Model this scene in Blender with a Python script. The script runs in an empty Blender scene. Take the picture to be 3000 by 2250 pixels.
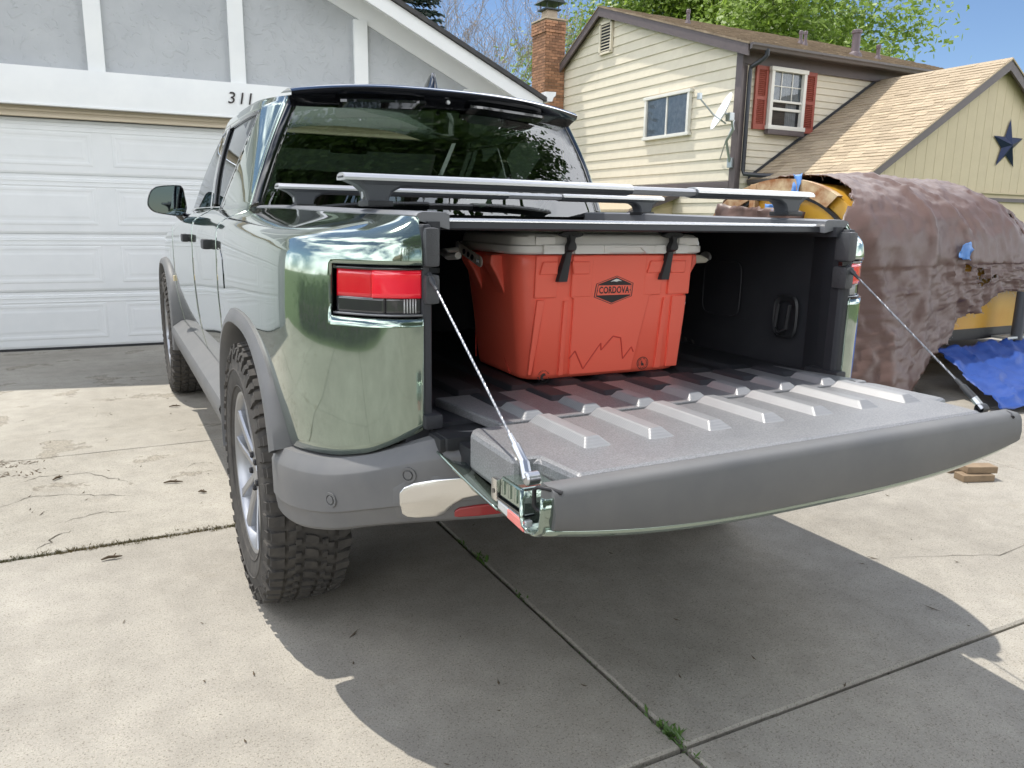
import bpy, bmesh, math, random
from mathutils import Vector, Matrix, noise
random.seed(7)
PI=math.pi; rad=math.radians
scene=bpy.context.scene
COL=scene.collection
# ---------------------------------------------------------------- camera
YAW,PIT,ROL=rad(27.514),rad(11.940),rad(0.932)
_fw=Vector((math.sin(YAW)*math.cos(PIT),math.cos(YAW)*math.cos(PIT),-math.sin(PIT)))
_r0=Vector((math.cos(YAW),-math.sin(YAW),0)); _u0=_r0.cross(_fw)
_r=_r0*math.cos(ROL)+_u0*math.sin(ROL); _u=_u0*math.cos(ROL)-_r0*math.sin(ROL)
cam=bpy.data.cameras.new('camera'); camo=bpy.data.objects.new('camera',cam); COL.objects.link(camo)
camo.matrix_world=Matrix(((_r.x,_u.x,-_fw.x,-1.3317),(_r.y,_u.y,-_fw.y,-1.538),(_r.z,_u.z,-_fw.z,1.2578),(0,0,0,1)))
cam.sensor_width=36; cam.lens=27.318; cam.clip_start=.05; cam.clip_end=2000
scene.camera=camo
# ---------------------------------------------------------------- sky, sun, exposure
SUN=Vector((.20,-.38,-1)).normalized()
elev=math.asin(-SUN.z); az=math.atan2(-SUN.x,-SUN.y)     # direction towards the sun, clockwise from +Y
world=bpy.data.worlds.new('World'); scene.world=world; world.use_nodes=True
wn=world.node_tree.nodes; wl=world.node_tree.links
for n in list(wn): wn.remove(n)
wo=wn.new('ShaderNodeOutputWorld'); bg=wn.new('ShaderNodeBackground'); bg.inputs['Strength'].default_value=.062
sky=wn.new('ShaderNodeTexSky'); sky.sky_type='NISHITA'; sky.sun_disc=False
sky.sun_elevation=elev; sky.sun_rotation=az; sky.altitude=1700; sky.air_density=1.0; sky.dust_density=.25; sky.ozone_density=3.5
# broken fair-weather cloud, brightened to lift the shade; offset leaves the view clear
CLOUD=(1,9,4)
tc=wn.new('ShaderNodeTexCoord'); mp=wn.new('ShaderNodeMapping'); mp.inputs['Scale'].default_value=(1.2,1.2,2.4); mp.inputs['Location'].default_value=CLOUD
cn=wn.new('ShaderNodeTexNoise'); cn.inputs['Scale'].default_value=1.25; cn.inputs['Detail'].default_value=7; cn.inputs['Roughness'].default_value=.55
cr=wn.new('ShaderNodeValToRGB'); cr.color_ramp.elements[0].position=.475; cr.color_ramp.elements[1].position=.60
cr.color_ramp.elements[1].color=(.95,.95,.95,1)
mx=wn.new('ShaderNodeMixRGB'); mx.inputs['Color2'].default_value=(31,31.2,31.8,1)
wl.new(tc.outputs['Generated'],mp.inputs['Vector']); wl.new(mp.outputs['Vector'],cn.inputs['Vector'])
wl.new(cn.outputs['Fac'],cr.inputs['Fac']); wl.new(cr.outputs['Color'],mx.inputs['Fac'])
wl.new(sky.outputs['Color'],mx.inputs['Color1']); wl.new(mx.outputs['Color'],bg.inputs['Color']); wl.new(bg.outputs['Background'],wo.inputs['Surface'])
sl=bpy.data.lights.new('sun','SUN'); sl.energy=2.2; sl.angle=rad(.53); sl.color=(1,.955,.88)
so=bpy.data.objects.new('sun',sl); COL.objects.link(so); so.rotation_euler=SUN.to_track_quat('-Z','Y').to_euler(); so.location=(-3,6,15)
scene.view_settings.view_transform='Standard'; scene.view_settings.look='None'; scene.view_settings.gamma=1
scene.view_settings.exposure=1.23
scene.view_settings.use_curve_mapping=False
try:
    scene.cycles.max_bounces=10; scene.cycles.diffuse_bounces=5; scene.cycles.glossy_bounces=5; scene.cycles.transparent_max_bounces=12
except Exception: pass
# ---------------------------------------------------------------- materials
MATS={}
def mat(name,col,rough=.6,metal=0,spec=.5,coat=0,coatr=.03,var=None,vs=8,vamt=.5,bump=0,bs=60,bd=.002,objvar=0,var2=None,detail=5,trans=0,ior=1.5,sheen=0):
    """Principled material; var = second colour mixed in by noise, bump = fine relief, objvar = brightness by object"""
    if name in MATS: return MATS[name]
    m=bpy.data.materials.new(name); m.use_nodes=True; nt=m.node_tree; N=nt.nodes; L=nt.links
    b=N['Principled BSDF']
    b.inputs['Base Color'].default_value=(*col,1); b.inputs['Roughness'].default_value=rough; b.inputs['Metallic'].default_value=metal
    b.inputs['Specular IOR Level'].default_value=spec; b.inputs['Coat Weight'].default_value=coat; b.inputs['Coat Roughness'].default_value=coatr
    b.inputs['Transmission Weight'].default_value=trans; b.inputs['IOR'].default_value=ior
    t=N.new('ShaderNodeTexCoord')
    last=None
    if var is not None:
        n=N.new('ShaderNodeTexNoise'); n.inputs['Scale'].default_value=vs; n.inputs['Detail'].default_value=detail; n.inputs['Roughness'].default_value=.6
        L.new(t.outputs['Object'],n.inputs['Vector'])
        r=N.new('ShaderNodeValToRGB'); r.color_ramp.elements[0].position=.5-.25*(1-vamt)-.08; r.color_ramp.elements[1].position=.5+.25*(1-vamt)+.08
        r.color_ramp.elements[0].color=(*col,1); r.color_ramp.elements[1].color=(*var,1)
        L.new(n.outputs['Fac'],r.inputs['Fac']); last=r.outputs['Color']
    if objvar:
        oi=N.new('ShaderNodeObjectInfo'); hs=N.new('ShaderNodeHueSaturation')
        mr=N.new('ShaderNodeMapRange'); mr.inputs['To Min'].default_value=1-objvar; mr.inputs['To Max'].default_value=1+objvar
        L.new(oi.outputs['Random'],mr.inputs['Value']); L.new(mr.outputs['Result'],hs.inputs['Value'])
        if last: L.new(last,hs.inputs['Color'])
        else: hs.inputs['Color'].default_value=(*col,1)
        last=hs.outputs['Color']
    if last: L.new(last,b.inputs['Base Color'])
    if bump:
        n2=N.new('ShaderNodeTexNoise'); n2.inputs['Scale'].default_value=bs; n2.inputs['Detail'].default_value=4
        L.new(t.outputs['Object'],n2.inputs['Vector'])
        bp=N.new('ShaderNodeBump'); bp.inputs['Strength'].default_value=bump; bp.inputs['Distance'].default_value=bd
        L.new(n2.outputs['Fac'],bp.inputs['Height']); L.new(bp.outputs['Normal'],b.inputs['Normal'])
    MATS[name]=m; return m

def nodes(m): return m.node_tree.nodes,m.node_tree.links,m.node_tree.nodes['Principled BSDF']
# concrete: broad mottling, sand speckle, pits
def concrete(name,c1,c2,worn):
    m=bpy.data.materials.new(name); m.use_nodes=True; N,L,b=nodes(m)
    t=N.new('ShaderNodeTexCoord')
    def nz(s,d=5,r=.6):
        n=N.new('ShaderNodeTexNoise'); n.inputs['Scale'].default_value=s; n.inputs['Detail'].default_value=d; n.inputs['Roughness'].default_value=r
        L.new(t.outputs['Object'],n.inputs['Vector']); return n
    def ramp(src,p0,p1,a,bb):
        r=N.new('ShaderNodeValToRGB'); r.color_ramp.elements[0].position=p0; r.color_ramp.elements[1].position=p1
        r.color_ramp.elements[0].color=(*a,1); r.color_ramp.elements[1].color=(*bb,1); L.new(src,r.inputs['Fac']); return r.outputs['Color']
    def mul(a,bb,f=1,mode='MULTIPLY'):
        x=N.new('ShaderNodeMixRGB'); x.blend_type=mode; x.inputs['Fac'].default_value=f; L.new(a,x.inputs['Color1']); L.new(bb,x.inputs['Color2']); return x.outputs['Color']
    base=ramp(nz(1.3,6).outputs['Fac'],.35,.68,c1,c2)
    base=mul(base,ramp(nz(.55,4).outputs['Fac'],.38,.62,(.92,.915,.90),(1.04,1.04,1.03)))
    base=mul(base,ramp(nz(3.3,7,.7).outputs['Fac'],.33,.42,(.90,.885,.865),(1,1,1)),.8)
    base=mul(base,ramp(nz(9,4).outputs['Fac'],.3,.7,(.88,.87,.86),(1.06,1.05,1.03)))
    sp=nz(170,2,.8).outputs['Fac']
    base=mul(base,ramp(sp,.36,.44,(.52,.49,.45),(1,1,1)),.8)
    sp2=nz(260,1,.7).outputs['Fac']
    base=mul(base,ramp(sp2,.60,.68,(1,1,1),(1.35,1.33,1.28)),.8)
    pit=nz(38,3,.7).outputs['Fac']
    base=mul(base,ramp(pit,.27,.31,(.35,.33,.31),(1,1,1)),.85)
    hgt=sp
    if worn:
        w=nz(2.6,8,.62).outputs['Fac']
        wm=ramp(w,.60,.625,(0,0,0),(1,1,1))
        rough=ramp(nz(70,4,.75).outputs['Fac'],.38,.62,(.62,.60,.56),(1.05,1.03,1.0))
        x=N.new('ShaderNodeMixRGB'); L.new(wm,x.inputs['Fac']); L.new(base,x.inputs['Color1']); L.new(mul(base,rough),x.inputs['Color2']); base=x.outputs['Color']
        edge=ramp(w,.592,.604,(1,1,1),(.55,.52,.48)); e2=ramp(w,.606,.62,(0,0,0),(1,1,1))
        x=N.new('ShaderNodeMixRGB'); x.blend_type='LIGHTEN'; x.inputs['Fac'].default_value=1; L.new(edge,x.inputs['Color1']); L.new(e2,x.inputs['Color2'])
        base=mul(base,x.outputs['Color'],.7)
    L.new(base,b.inputs['Base Color']); b.inputs['Roughness'].default_value=.88; b.inputs['Specular IOR Level'].default_value=.25
    bp=N.new('ShaderNodeBump'); bp.inputs['Strength'].default_value=.35; bp.inputs['Distance'].default_value=.0025
    L.new(mul(sp,pit,1),bp.inputs['Height']); L.new(bp.outputs['Normal'],b.inputs['Normal'])
    MATS[name]=m; return m
concrete('concrete_a',(.285,.268,.237),(.355,.336,.30),False)
concrete('concrete_b',(.31,.292,.255),(.385,.366,.325),True)
mat('joint_dirt',(.045,.038,.03),.95,var=(.09,.075,.05),vs=40,bump=.6,bs=90,bd=.01)
# automotive paint
def paint():
    m=bpy.data.materials.new('green_paint'); m.use_nodes=True; N,L,b=nodes(m)
    t=N.new('ShaderNodeTexCoord'); v=N.new('ShaderNodeTexVoronoi'); v.inputs['Scale'].default_value=1800
    L.new(t.outputs['Object'],v.inputs['Vector'])
    r=N.new('ShaderNodeValToRGB'); r.color_ramp.elements[0].color=(.235,.300,.250,1); r.color_ramp.elements[1].color=(.315,.380,.325,1)
    L.new(v.outputs['Color'],r.inputs['Fac']); L.new(r.outputs['Color'],b.inputs['Base Color'])
    b.inputs['Metallic'].default_value=.84; b.inputs['Roughness'].default_value=.07
    b.inputs['Coat Weight'].default_value=1; b.inputs['Coat Roughness'].default_value=.015; b.inputs['Coat IOR'].default_value=1.5
    MATS['green_paint']=m
paint()
mat('cladding',(.105,.107,.110),.55,spec=.5,var=(.135,.134,.132),vs=6,bump=.12,bs=900,bd=.0006)
mat('tailgate_plastic',(.14,.142,.148),.42,spec=.95,var=(.165,.166,.17),vs=14,bump=.55,bs=420,bd=.0012)
mat('rail_trim',(.13,.135,.145),.42,spec=.6,bump=.5,bs=420,bd=.001)
mat('bed_plastic',(.022,.024,.029),.58,spec=.45,var=(.032,.033,.038),vs=6,bump=.45,bs=380,bd=.0012)
def speckle(m,sc,lo,hi):
    N,L,b=nodes(m); src=b.inputs['Base Color'].links[0].from_socket; t=N.new('ShaderNodeTexCoord'); n=N.new('ShaderNodeTexNoise'); n.inputs['Scale'].default_value=sc; n.inputs['Detail'].default_value=2
    L.new(t.outputs['Object'],n.inputs['Vector']); r=N.new('ShaderNodeValToRGB'); r.color_ramp.elements[0].position=.4; r.color_ramp.elements[1].position=.62; r.color_ramp.elements[0].color=(lo,lo,lo,1); r.color_ramp.elements[1].color=(hi,hi,hi,1)
    L.new(n.outputs['Fac'],r.inputs['Fac']); x=N.new('ShaderNodeMixRGB'); x.blend_type='MULTIPLY'; x.inputs['Fac'].default_value=1; L.new(src,x.inputs['Color1']); L.new(r.outputs['Color'],x.inputs['Color2']); L.new(x.outputs['Color'],b.inputs['Base Color'])
speckle(MATS['tailgate_plastic'],330,.78,1.3)
mat('rib_plastic',(.20,.202,.208),.40,spec=1.0,var=(.23,.231,.235),vs=14)
def ribwave():
    N,L,b=nodes(MATS['rib_plastic']); t=N.new('ShaderNodeTexCoord'); w=N.new('ShaderNodeTexWave'); w.bands_direction='Y'; w.inputs['Scale'].default_value=45; L.new(t.outputs['Object'],w.inputs['Vector'])
    bp=N.new('ShaderNodeBump'); bp.inputs['Strength'].default_value=.25; bp.inputs['Distance'].default_value=.001; L.new(w.outputs['Fac'],bp.inputs['Height']); L.new(bp.outputs['Normal'],b.inputs['Normal'])
ribwave()
mat('black_plastic',(.02,.021,.023),.5,bump=.15,bs=500,bd=.0006)
mat('grain_plastic',(.05,.052,.056),.45,bump=.8,bs=330,bd=.0016)
mat('piano_black',(.006,.0065,.008),.08,coat=1,coatr=.02)
mat('rubber',(.040,.038,.036),.85,spec=.3,var=(.075,.069,.061),vs=22,bump=.25,bs=240,bd=.0008)
mat('rim_paint',(.33,.34,.36),.33,metal=.85,var=(.36,.37,.39),vs=20)
mat('dark_metal',(.03,.03,.032),.5,metal=.6)
mat('steel',(.55,.56,.58),.32,metal=1,bump=.05,bs=200)
mat('satin_silver',(.74,.73,.70),.26,metal=1)
mat('bar_silver',(.62,.62,.62),.38,metal=.9)
mat('bar_grey',(.055,.06,.068),.48,spec=.5)
mat('anthracite',(.035,.037,.042),.5,metal=0)
mat('interior',(.02,.021,.022),.8)
mat('seat_fabric',(.05,.052,.055),.7)
mat('red_lens',(.88,.010,.035),.12,coat=1,coatr=.02,spec=.6)
mat('red_lens_deep',(.62,.008,.022),.15,coat=1)
mat('reflector_red',(.26,.010,.013),.25,coat=.8,bump=.8,bs=420,bd=.002)
mat('smoke_lens',(.035,.035,.037),.1,coat=1)
mat('clear_dim',(.16,.16,.16),.12,coat=1)
mat('clear_lens',(.42,.43,.43),.12,coat=1)
mat('marker_lens',(.62,.50,.30),.3,coat=.5)
def glass(name,tint,refl):
    m=bpy.data.materials.new(name); m.use_nodes=True; N=m.node_tree.nodes; L=m.node_tree.links
    for n in list(N): N.remove(n)
    o=N.new('ShaderNodeOutputMaterial'); tr=N.new('ShaderNodeBsdfTransparent'); tr.inputs['Color'].default_value=(*tint,1)
    gl=N.new('ShaderNodeBsdfGlossy'); gl.inputs['Roughness'].default_value=.008; gl.inputs['Color'].default_value=(.95,.97,1,1)
    fr=N.new('ShaderNodeFresnel'); fr.inputs['IOR'].default_value=refl; mxs=N.new('ShaderNodeMixShader')
    L.new(fr.outputs['Fac'],mxs.inputs['Fac']); L.new(tr.outputs['BSDF'],mxs.inputs[1]); L.new(gl.outputs['BSDF'],mxs.inputs[2]); L.new(mxs.outputs['Shader'],o.inputs['Surface'])
    MATS[name]=m
mat('mirror',(.13,.15,.155),.02,metal=1)
mat('marker_red',(.62,.16,.14),.2,coat=.6)
mat('cable',(.25,.26,.28),.4,metal=.8)
mat('plate_steel',(.66,.61,.54),.4,metal=.2)
mat('grip_cream',(.68,.64,.53),.5)
mat('latch_text',(.06,.062,.066),.5)
glass('privacy_glass',(.27,.33,.27),1.95)
glass('door_glass',(.10,.11,.10),2.1)
glass('windshield_glass',(.72,.82,.74),1.5)
glass('window_pane',(.84,.86,.88),1.5)
# cooler
mat('coral',(.95,.145,.088),.42,spec=.45,bump=.06,bs=500,bd=.0006,coat=.3,coatr=.22)
mat('coral_deep',(.62,.055,.038),.5,spec=.4)
mat('cooler_white',(.78,.76,.72),.45,bump=.06,bs=500,bd=.0006)
mat('latch_rubber',(.022,.022,.025),.55)
mat('print_black',(.03,.022,.022),.6)
mat('print_white',(.8,.79,.76),.55)
mat('label_blue',(.08,.16,.42),.5)
# houses
mat('white_paint',(.80,.81,.80),.6,var=(.74,.755,.755),vs=3,bump=.15,bs=14,bd=.004)
mat('door_white',(.70,.715,.715),.5,var=(.65,.67,.672),vs=4,bump=.1,bs=120,bd=.0006)
mat('beige_seal',(.52,.45,.34),.6)
def stucco():
    m=mat('stucco',(.39,.405,.42),.85,var=(.46,.475,.485),vs=2.5,spec=.2)
    N,L,b=nodes(m); t=N.new('ShaderNodeTexCoord')
    n=N.new('ShaderNodeTexNoise'); n.inputs['Scale'].default_value=7; n.inputs['Detail'].default_value=3; n.inputs['Distortion'].default_value=2.6
    L.new(t.outputs['Object'],n.inputs['Vector'])
    r=N.new('ShaderNodeValToRGB'); r.color_ramp.elements[0].position=.56; r.color_ramp.elements[1].position=.64; L.new(n.outputs['Fac'],r.inputs['Fac'])
    bp=N.new('ShaderNodeBump'); bp.inputs['Strength'].default_value=.5; bp.inputs['Distance'].default_value=.008
    L.new(r.outputs['Color'],bp.inputs['Height']); L.new(bp.outputs['Normal'],b.inputs['Normal'])
stucco()
mat('siding_cream',(.66,.60,.475),.65,var=(.61,.55,.43),vs=5,objvar=.03,bump=.1,bs=50,bd=.001)
mat('siding_tan',(.56,.465,.305),.65,var=(.52,.43,.28),vs=4,objvar=.02,bump=.15,bs=60,bd=.001)
mat('brown_trim',(.095,.075,.075),.55,var=(.115,.09,.088),vs=6)
mat('gutter_brown',(.085,.07,.068),.4)
mat('downspout',(.035,.038,.045),.35)
mat('window_white',(.68,.66,.60),.5)
mat('shutter_red',(.31,.070,.045),.6,var=(.27,.06,.04),vs=8)
mat('curtain',(.34,.37,.39),.8,var=(.22,.25,.28),vs=9)
mat('room_dark',(.03,.032,.04),.9)
mat('shingle',(.36,.285,.195),.92,spec=.2,var=(.45,.37,.265),vs=30,objvar=.16,bump=.8,bs=160,bd=.004)
mat('shingle_main',(.19,.145,.10),.92,spec=.2,var=(.30,.235,.165),vs=4,vamt=.7,bump=.8,bs=140,bd=.004)
mat('shingle_dark',(.05,.05,.052),.92,var=(.075,.072,.07),vs=10,bump=.6,bs=120,bd=.004)
mat('brick',(.26,.122,.066),.85,var=(.36,.195,.11),vs=14,objvar=.38,bump=.4,bs=70,bd=.003)
mat('mortar',(.44,.37,.28),.95,var=(.36,.30,.22),vs=20,bump=.5,bs=80,bd=.004)
mat('flue_clay',(.40,.33,.25),.85,var=(.33,.27,.2),vs=8)
mat('cap_metal',(.03,.042,.05),.45,metal=.3)
mat('vent_metal',(.115,.085,.09),.5)
mat('dish_grey',(.75,.76,.76),.4)
mat('galvanised',(.42,.45,.46),.42,metal=.7)
mat('star_navy',(.018,.028,.075),.42,metal=.35)
# tarps and trailer
mat('tarp_brown',(.098,.057,.046),.46,spec=.45,var=(.115,.070,.058),vs=1.6,bump=.25,bs=45,bd=.004)
mat('tarp_under',(.20,.10,.045),.5)
mat('tarp_blue',(.008,.042,.21),.5,spec=.4,var=(.013,.06,.28),vs=5,bump=.35,bs=40,bd=.006)
mat('tarp_blue_pale',(.10,.24,.55),.5)
mat('fray',(.36,.34,.34),.9)
mat('varnish_yellow',(.62,.36,.05),.3,var=(.55,.27,.03),vs=3,coat=.4,coatr=.15)
mat('worn_wood',(.26,.10,.03),.7,var=(.52,.40,.24),vs=7,vamt=.75)
mat('trailer_glass',(.10,.17,.20),.2,coat=.5)
mat('black_frame',(.014,.014,.016),.45)
mat('lumber',(.27,.195,.12),.85,var=(.19,.135,.085),vs=16,bump=.4,bs=60,bd=.002)
# vegetation and ground
mat('bark',(.13,.105,.085),.9,var=(.20,.17,.14),vs=12,bump=.6,bs=30,bd=.01)
mat('bark_pale',(.30,.26,.22),.9,var=(.22,.19,.165),vs=12)
def leaf(name,c1,c2,tr):
    m=bpy.data.materials.new(name); m.use_nodes=True; N=m.node_tree.nodes; L=m.node_tree.links; b=N['Principled BSDF']
    t=N.new('ShaderNodeTexCoord'); n=N.new('ShaderNodeTexNoise'); n.inputs['Scale'].default_value=3.1; n.inputs['Detail'].default_value=6
    L.new(t.outputs['Object'],n.inputs['Vector'])
    r=N.new('ShaderNodeValToRGB'); r.color_ramp.elements[0].position=.35; r.color_ramp.elements[1].position=.65
    r.color_ramp.elements[0].color=(*c1,1); r.color_ramp.elements[1].color=(*c2,1); L.new(n.outputs['Fac'],r.inputs['Fac']); L.new(r.outputs['Color'],b.inputs['Base Color'])
    b.inputs['Roughness'].default_value=.45; o=N['Material Output']
    td=N.new('ShaderNodeBsdfTranslucent'); L.new(r.outputs['Color'],td.inputs['Color']); mxs=N.new('ShaderNodeMixShader'); mxs.inputs['Fac'].default_value=tr
    L.new(b.outputs['BSDF'],mxs.inputs[1]); L.new(td.outputs['BSDF'],mxs.inputs[2]); L.new(mxs.outputs['Shader'],o.inputs['Surface'])
    MATS[name]=m
leaf('leaf_bright',(.19,.29,.035),(.32,.44,.085),.55)
leaf('leaf_green',(.045,.10,.018),(.09,.17,.03),.35)
leaf('needle',(.018,.038,.03),(.035,.06,.045),.1)
leaf('bud',(.20,.12,.10),(.30,.20,.16),.2)
leaf('moss',(.05,.055,.012),(.14,.10,.03),.2)
leaf('weed',(.06,.13,.02),(.11,.2,.04),.3)
mat('lawn',(.055,.10,.022),.95,var=(.10,.14,.035),vs=5,bump=.8,bs=60,bd=.03)
mat('dry_leaf',(.085,.06,.035),.9)
mat('asphalt',(.05,.05,.052),.9,var=(.07,.07,.07),vs=20,bump=.4,bs=200,bd=.003)
# ---------------------------------------------------------------- mesh helpers
def link(o,parent=None):
    COL.objects.link(o)
    if parent is not None:
        o.parent=parent; o.matrix_parent_inverse=parent_inv(parent)
    return o
def world_m(o):
    m=o.matrix_basis.copy()
    if o.parent is not None: m=world_m(o.parent)@o.matrix_parent_inverse@m
    return m
def parent_inv(p): return world_m(p).inverted()
def tag(o,label,cat=None,group=None,kind=None):
    if label: o['label']=label
    if cat: o['category']=cat
    if group: o['group']=group
    if kind: o['kind']=kind
    return o
def thing(name,label,cat,loc=(0,0,0),group=None):
    o=bpy.data.objects.new(name,None); o.empty_display_size=.2; o.location=loc; COL.objects.link(o)
    return tag(o,label,cat,group)
def mesh(name,V,F,m,smooth=None):
    me=bpy.data.meshes.new(name); me.from_pydata([tuple(v) for v in V],[],[tuple(f) for f in F])
    ms=m if isinstance(m,(list,tuple)) else [m]
    for x in ms: me.materials.append(MATS[x])
    me.update()
    if smooth is not None:
        me.polygons.foreach_set('use_smooth',[True]*len(me.polygons)); me.set_sharp_from_angle(angle=rad(smooth))
    return me
def obj(name,me,parent=None,loc=None,rot=None,scale=None):
    o=bpy.data.objects.new(name,me)
    if loc is not None: o.location=loc
    if rot is not None: o.rotation_euler=rot
    if scale is not None: o.scale=scale
    return link(o,parent)
def mk(name,V,F,m,parent=None,smooth=None,**k): return obj(name,mesh(name,V,F,m,smooth),parent,**k)
class MB:
    """collects shapes into one mesh"""
    def __init__(s): s.V=[]; s.F=[]
    def add(s,V,F):
        b=len(s.V); s.V+= [Vector(v) for v in V]; s.F+=[[b+i for i in f] for f in F]
    def box(s,c,d,R=None,bev=0):
        x,y,z=[q/2 for q in d]
        if bev>0:
            bm=bmesh.new(); bmesh.ops.create_cube(bm,size=1); bmesh.ops.scale(bm,vec=d,verts=bm.verts)
            bmesh.ops.bevel(bm,geom=bm.edges[:],offset=min(bev,.49*min(d)),segments=2,affect='EDGES',profile=.7)
            V=[v.co.copy() for v in bm.verts]; bm.verts.index_update(); F=[[v.index for v in f.verts] for f in bm.faces]; bm.free()
        else:
            V=[Vector((a*x,b*y,e*z)) for a in(-1,1) for b in(-1,1) for e in(-1,1)]
            F=[(0,1,3,2),(4,6,7,5),(0,4,5,1),(2,3,7,6),(0,2,6,4),(1,5,7,3)]
        if R is not None: V=[R@v for v in V]
        s.add([Vector(c)+v for v in V],F); return s
    def tube(s,pts,r,n=8,cap=True):
        pts=[Vector(p) for p in pts]; rs=r if isinstance(r,(list,tuple)) else [r]*len(pts)
        V=[];F=[]; up=None
        for i,p in enumerate(pts):
            d=(pts[min(i+1,len(pts)-1)]-pts[max(i-1,0)])
            if d.length<1e-9: d=Vector((0,0,1))
            d.normalize()
            if up is None: up=d.orthogonal().normalized()
            up=(up-d*up.dot(d))
            if up.length<1e-6: up=d.orthogonal()
            up.normalize(); q=d.cross(up)
            for k in range(n):
                a=2*PI*k/n; V.append(p+(up*math.cos(a)+q*math.sin(a))*rs[i])
        for i in range(len(pts)-1):
            for k in range(n): F.append((i*n+k,i*n+(k+1)%n,(i+1)*n+(k+1)%n,(i+1)*n+k))
        if cap: F.append(tuple(range(n-1,-1,-1))); F.append(tuple((len(pts)-1)*n+k for k in range(n)))
        s.add(V,F); return s
    def lathe(s,prof,axis='x',n=32,c=(0,0,0),closed=False):
        V=[];F=[];m=len(prof); c=Vector(c)
        for k in range(n):
            a=2*PI*k/n
            for r,h in prof:
                u,v=r*math.cos(a),r*math.sin(a)
                V.append(c+(Vector((h,u,v)) if axis=='x' else Vector((u,h,v)) if axis=='y' else Vector((u,v,h))))
        for k in range(n):
            for i in range(m-1 if not closed else m):
                j=(i+1)%m; k2=(k+1)%n; F.append((k*m+i,k2*m+i,k2*m+j,k*m+j))
        s.add(V,F); return s
    def prism(s,poly,a,b,plane='xz'):
        """extrude 2-D polygon between a and b along the third axis"""
        n=len(poly)
        f={'xz':lambda p,t:Vector((p[0],t,p[1])),'yz':lambda p,t:Vector((t,p[0],p[1])),'xy':lambda p,t:Vector((p[0],p[1],t))}[plane]
        V=[f(p,a) for p in poly]+[f(p,b) for p in poly]
        F=[tuple(range(n)),tuple(range(2*n-1,n-1,-1))]+[(i,i+n,(i+1)%n+n,(i+1)%n) for i in range(n)]
        s.add(V,F); return s
    def grid(s,P,flip=False,closed=False):
        """P rows of points"""
        nr=len(P); nc=len(P[0]); V=[p for r in P for p in r]; F=[]
        for i in range(nr-1):
            for j in range(nc-(0 if closed else 1)):
                j2=(j+1)%nc; f=(i*nc+j,i*nc+j2,(i+1)*nc+j2,(i+1)*nc+j)
                F.append(f[::-1] if flip else f)
        s.add(V,F); return s
    def xf(s,M):
        s.V=[M@v for v in s.V]; return s
    def mirrored(s):
        t=MB(); t.V=[Vector((-v.x,v.y,v.z)) for v in s.V]; t.F=[list(reversed(f)) for f in s.F]; return t
    def out(s,name,m,parent=None,smooth=None,fix=True,bevel=0,solid=0,**k):
        me=mesh(name,s.V,s.F,m)
        if fix:
            bm=bmesh.new(); bm.from_mesh(me); bmesh.ops.recalc_face_normals(bm,faces=bm.faces[:]); bm.to_mesh(me); bm.free()
        if smooth is not None:
            me.polygons.foreach_set('use_smooth',[True]*len(me.polygons)); me.set_sharp_from_angle(angle=rad(smooth))
        o=obj(name,me,parent,**k)
        if solid:
            md=o.modifiers.new('thickness','SOLIDIFY'); md.thickness=abs(solid); md.offset=-1 if solid>0 else 1
        if bevel:
            md=o.modifiers.new('bevel','BEVEL'); md.width=bevel; md.segments=2; md.limit_method='ANGLE'; md.angle_limit=rad(35)
        return o
def box(name,c,d,m,parent=None,bev=0,R=None): return MB().box(c,d,R,bev).out(name,m,parent,fix=False,smooth=30 if bev else None)
def rz(a): return Matrix.Rotation(a,3,'Z')
def catmull(pts,q):
    n=len(pts)-1; q=max(0,min(n-1e-6,q)); i=int(q); t=q-i
    p0,p1,p2,p3=[pts[max(0,min(n,j))] for j in (i-1,i,i+1,i+2)]
    return [.5*((2*b)+(c-a)*t+(2*a-5*b+4*c-d)*t*t+(3*b-a-3*c+d)*t**3) for a,b,c,d in zip(p0,p1,p2,p3)]
def interp(tab,x):
    if x<=tab[0][0]: return tab[0][1]
    for (a,u),(b,v) in zip(tab,tab[1:]):
        if x<=b: return u+(v-u)*(x-a)/(b-a)
    return tab[-1][1]
def text_mesh(name,s,size,m,extrude=.0006,shear=0,offset=0,space=1.0):
    cu=bpy.data.curves.new(name,'FONT'); cu.body=s; cu.size=size; cu.align_x='CENTER'; cu.align_y='CENTER'; cu.extrude=extrude; cu.shear=shear; cu.offset=offset; cu.space_character=space
    cu.resolution_u=3
    o=bpy.data.objects.new(name+'_tmp',cu); COL.objects.link(o)
    dg=bpy.context.evaluated_depsgraph_get(); dg.update()
    me=bpy.data.meshes.new_from_object(o.evaluated_get(dg)); COL.objects.unlink(o); bpy.data.objects.remove(o)
    me.materials.clear(); me.materials.append(MATS[m]); me.name=name; return me
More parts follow.
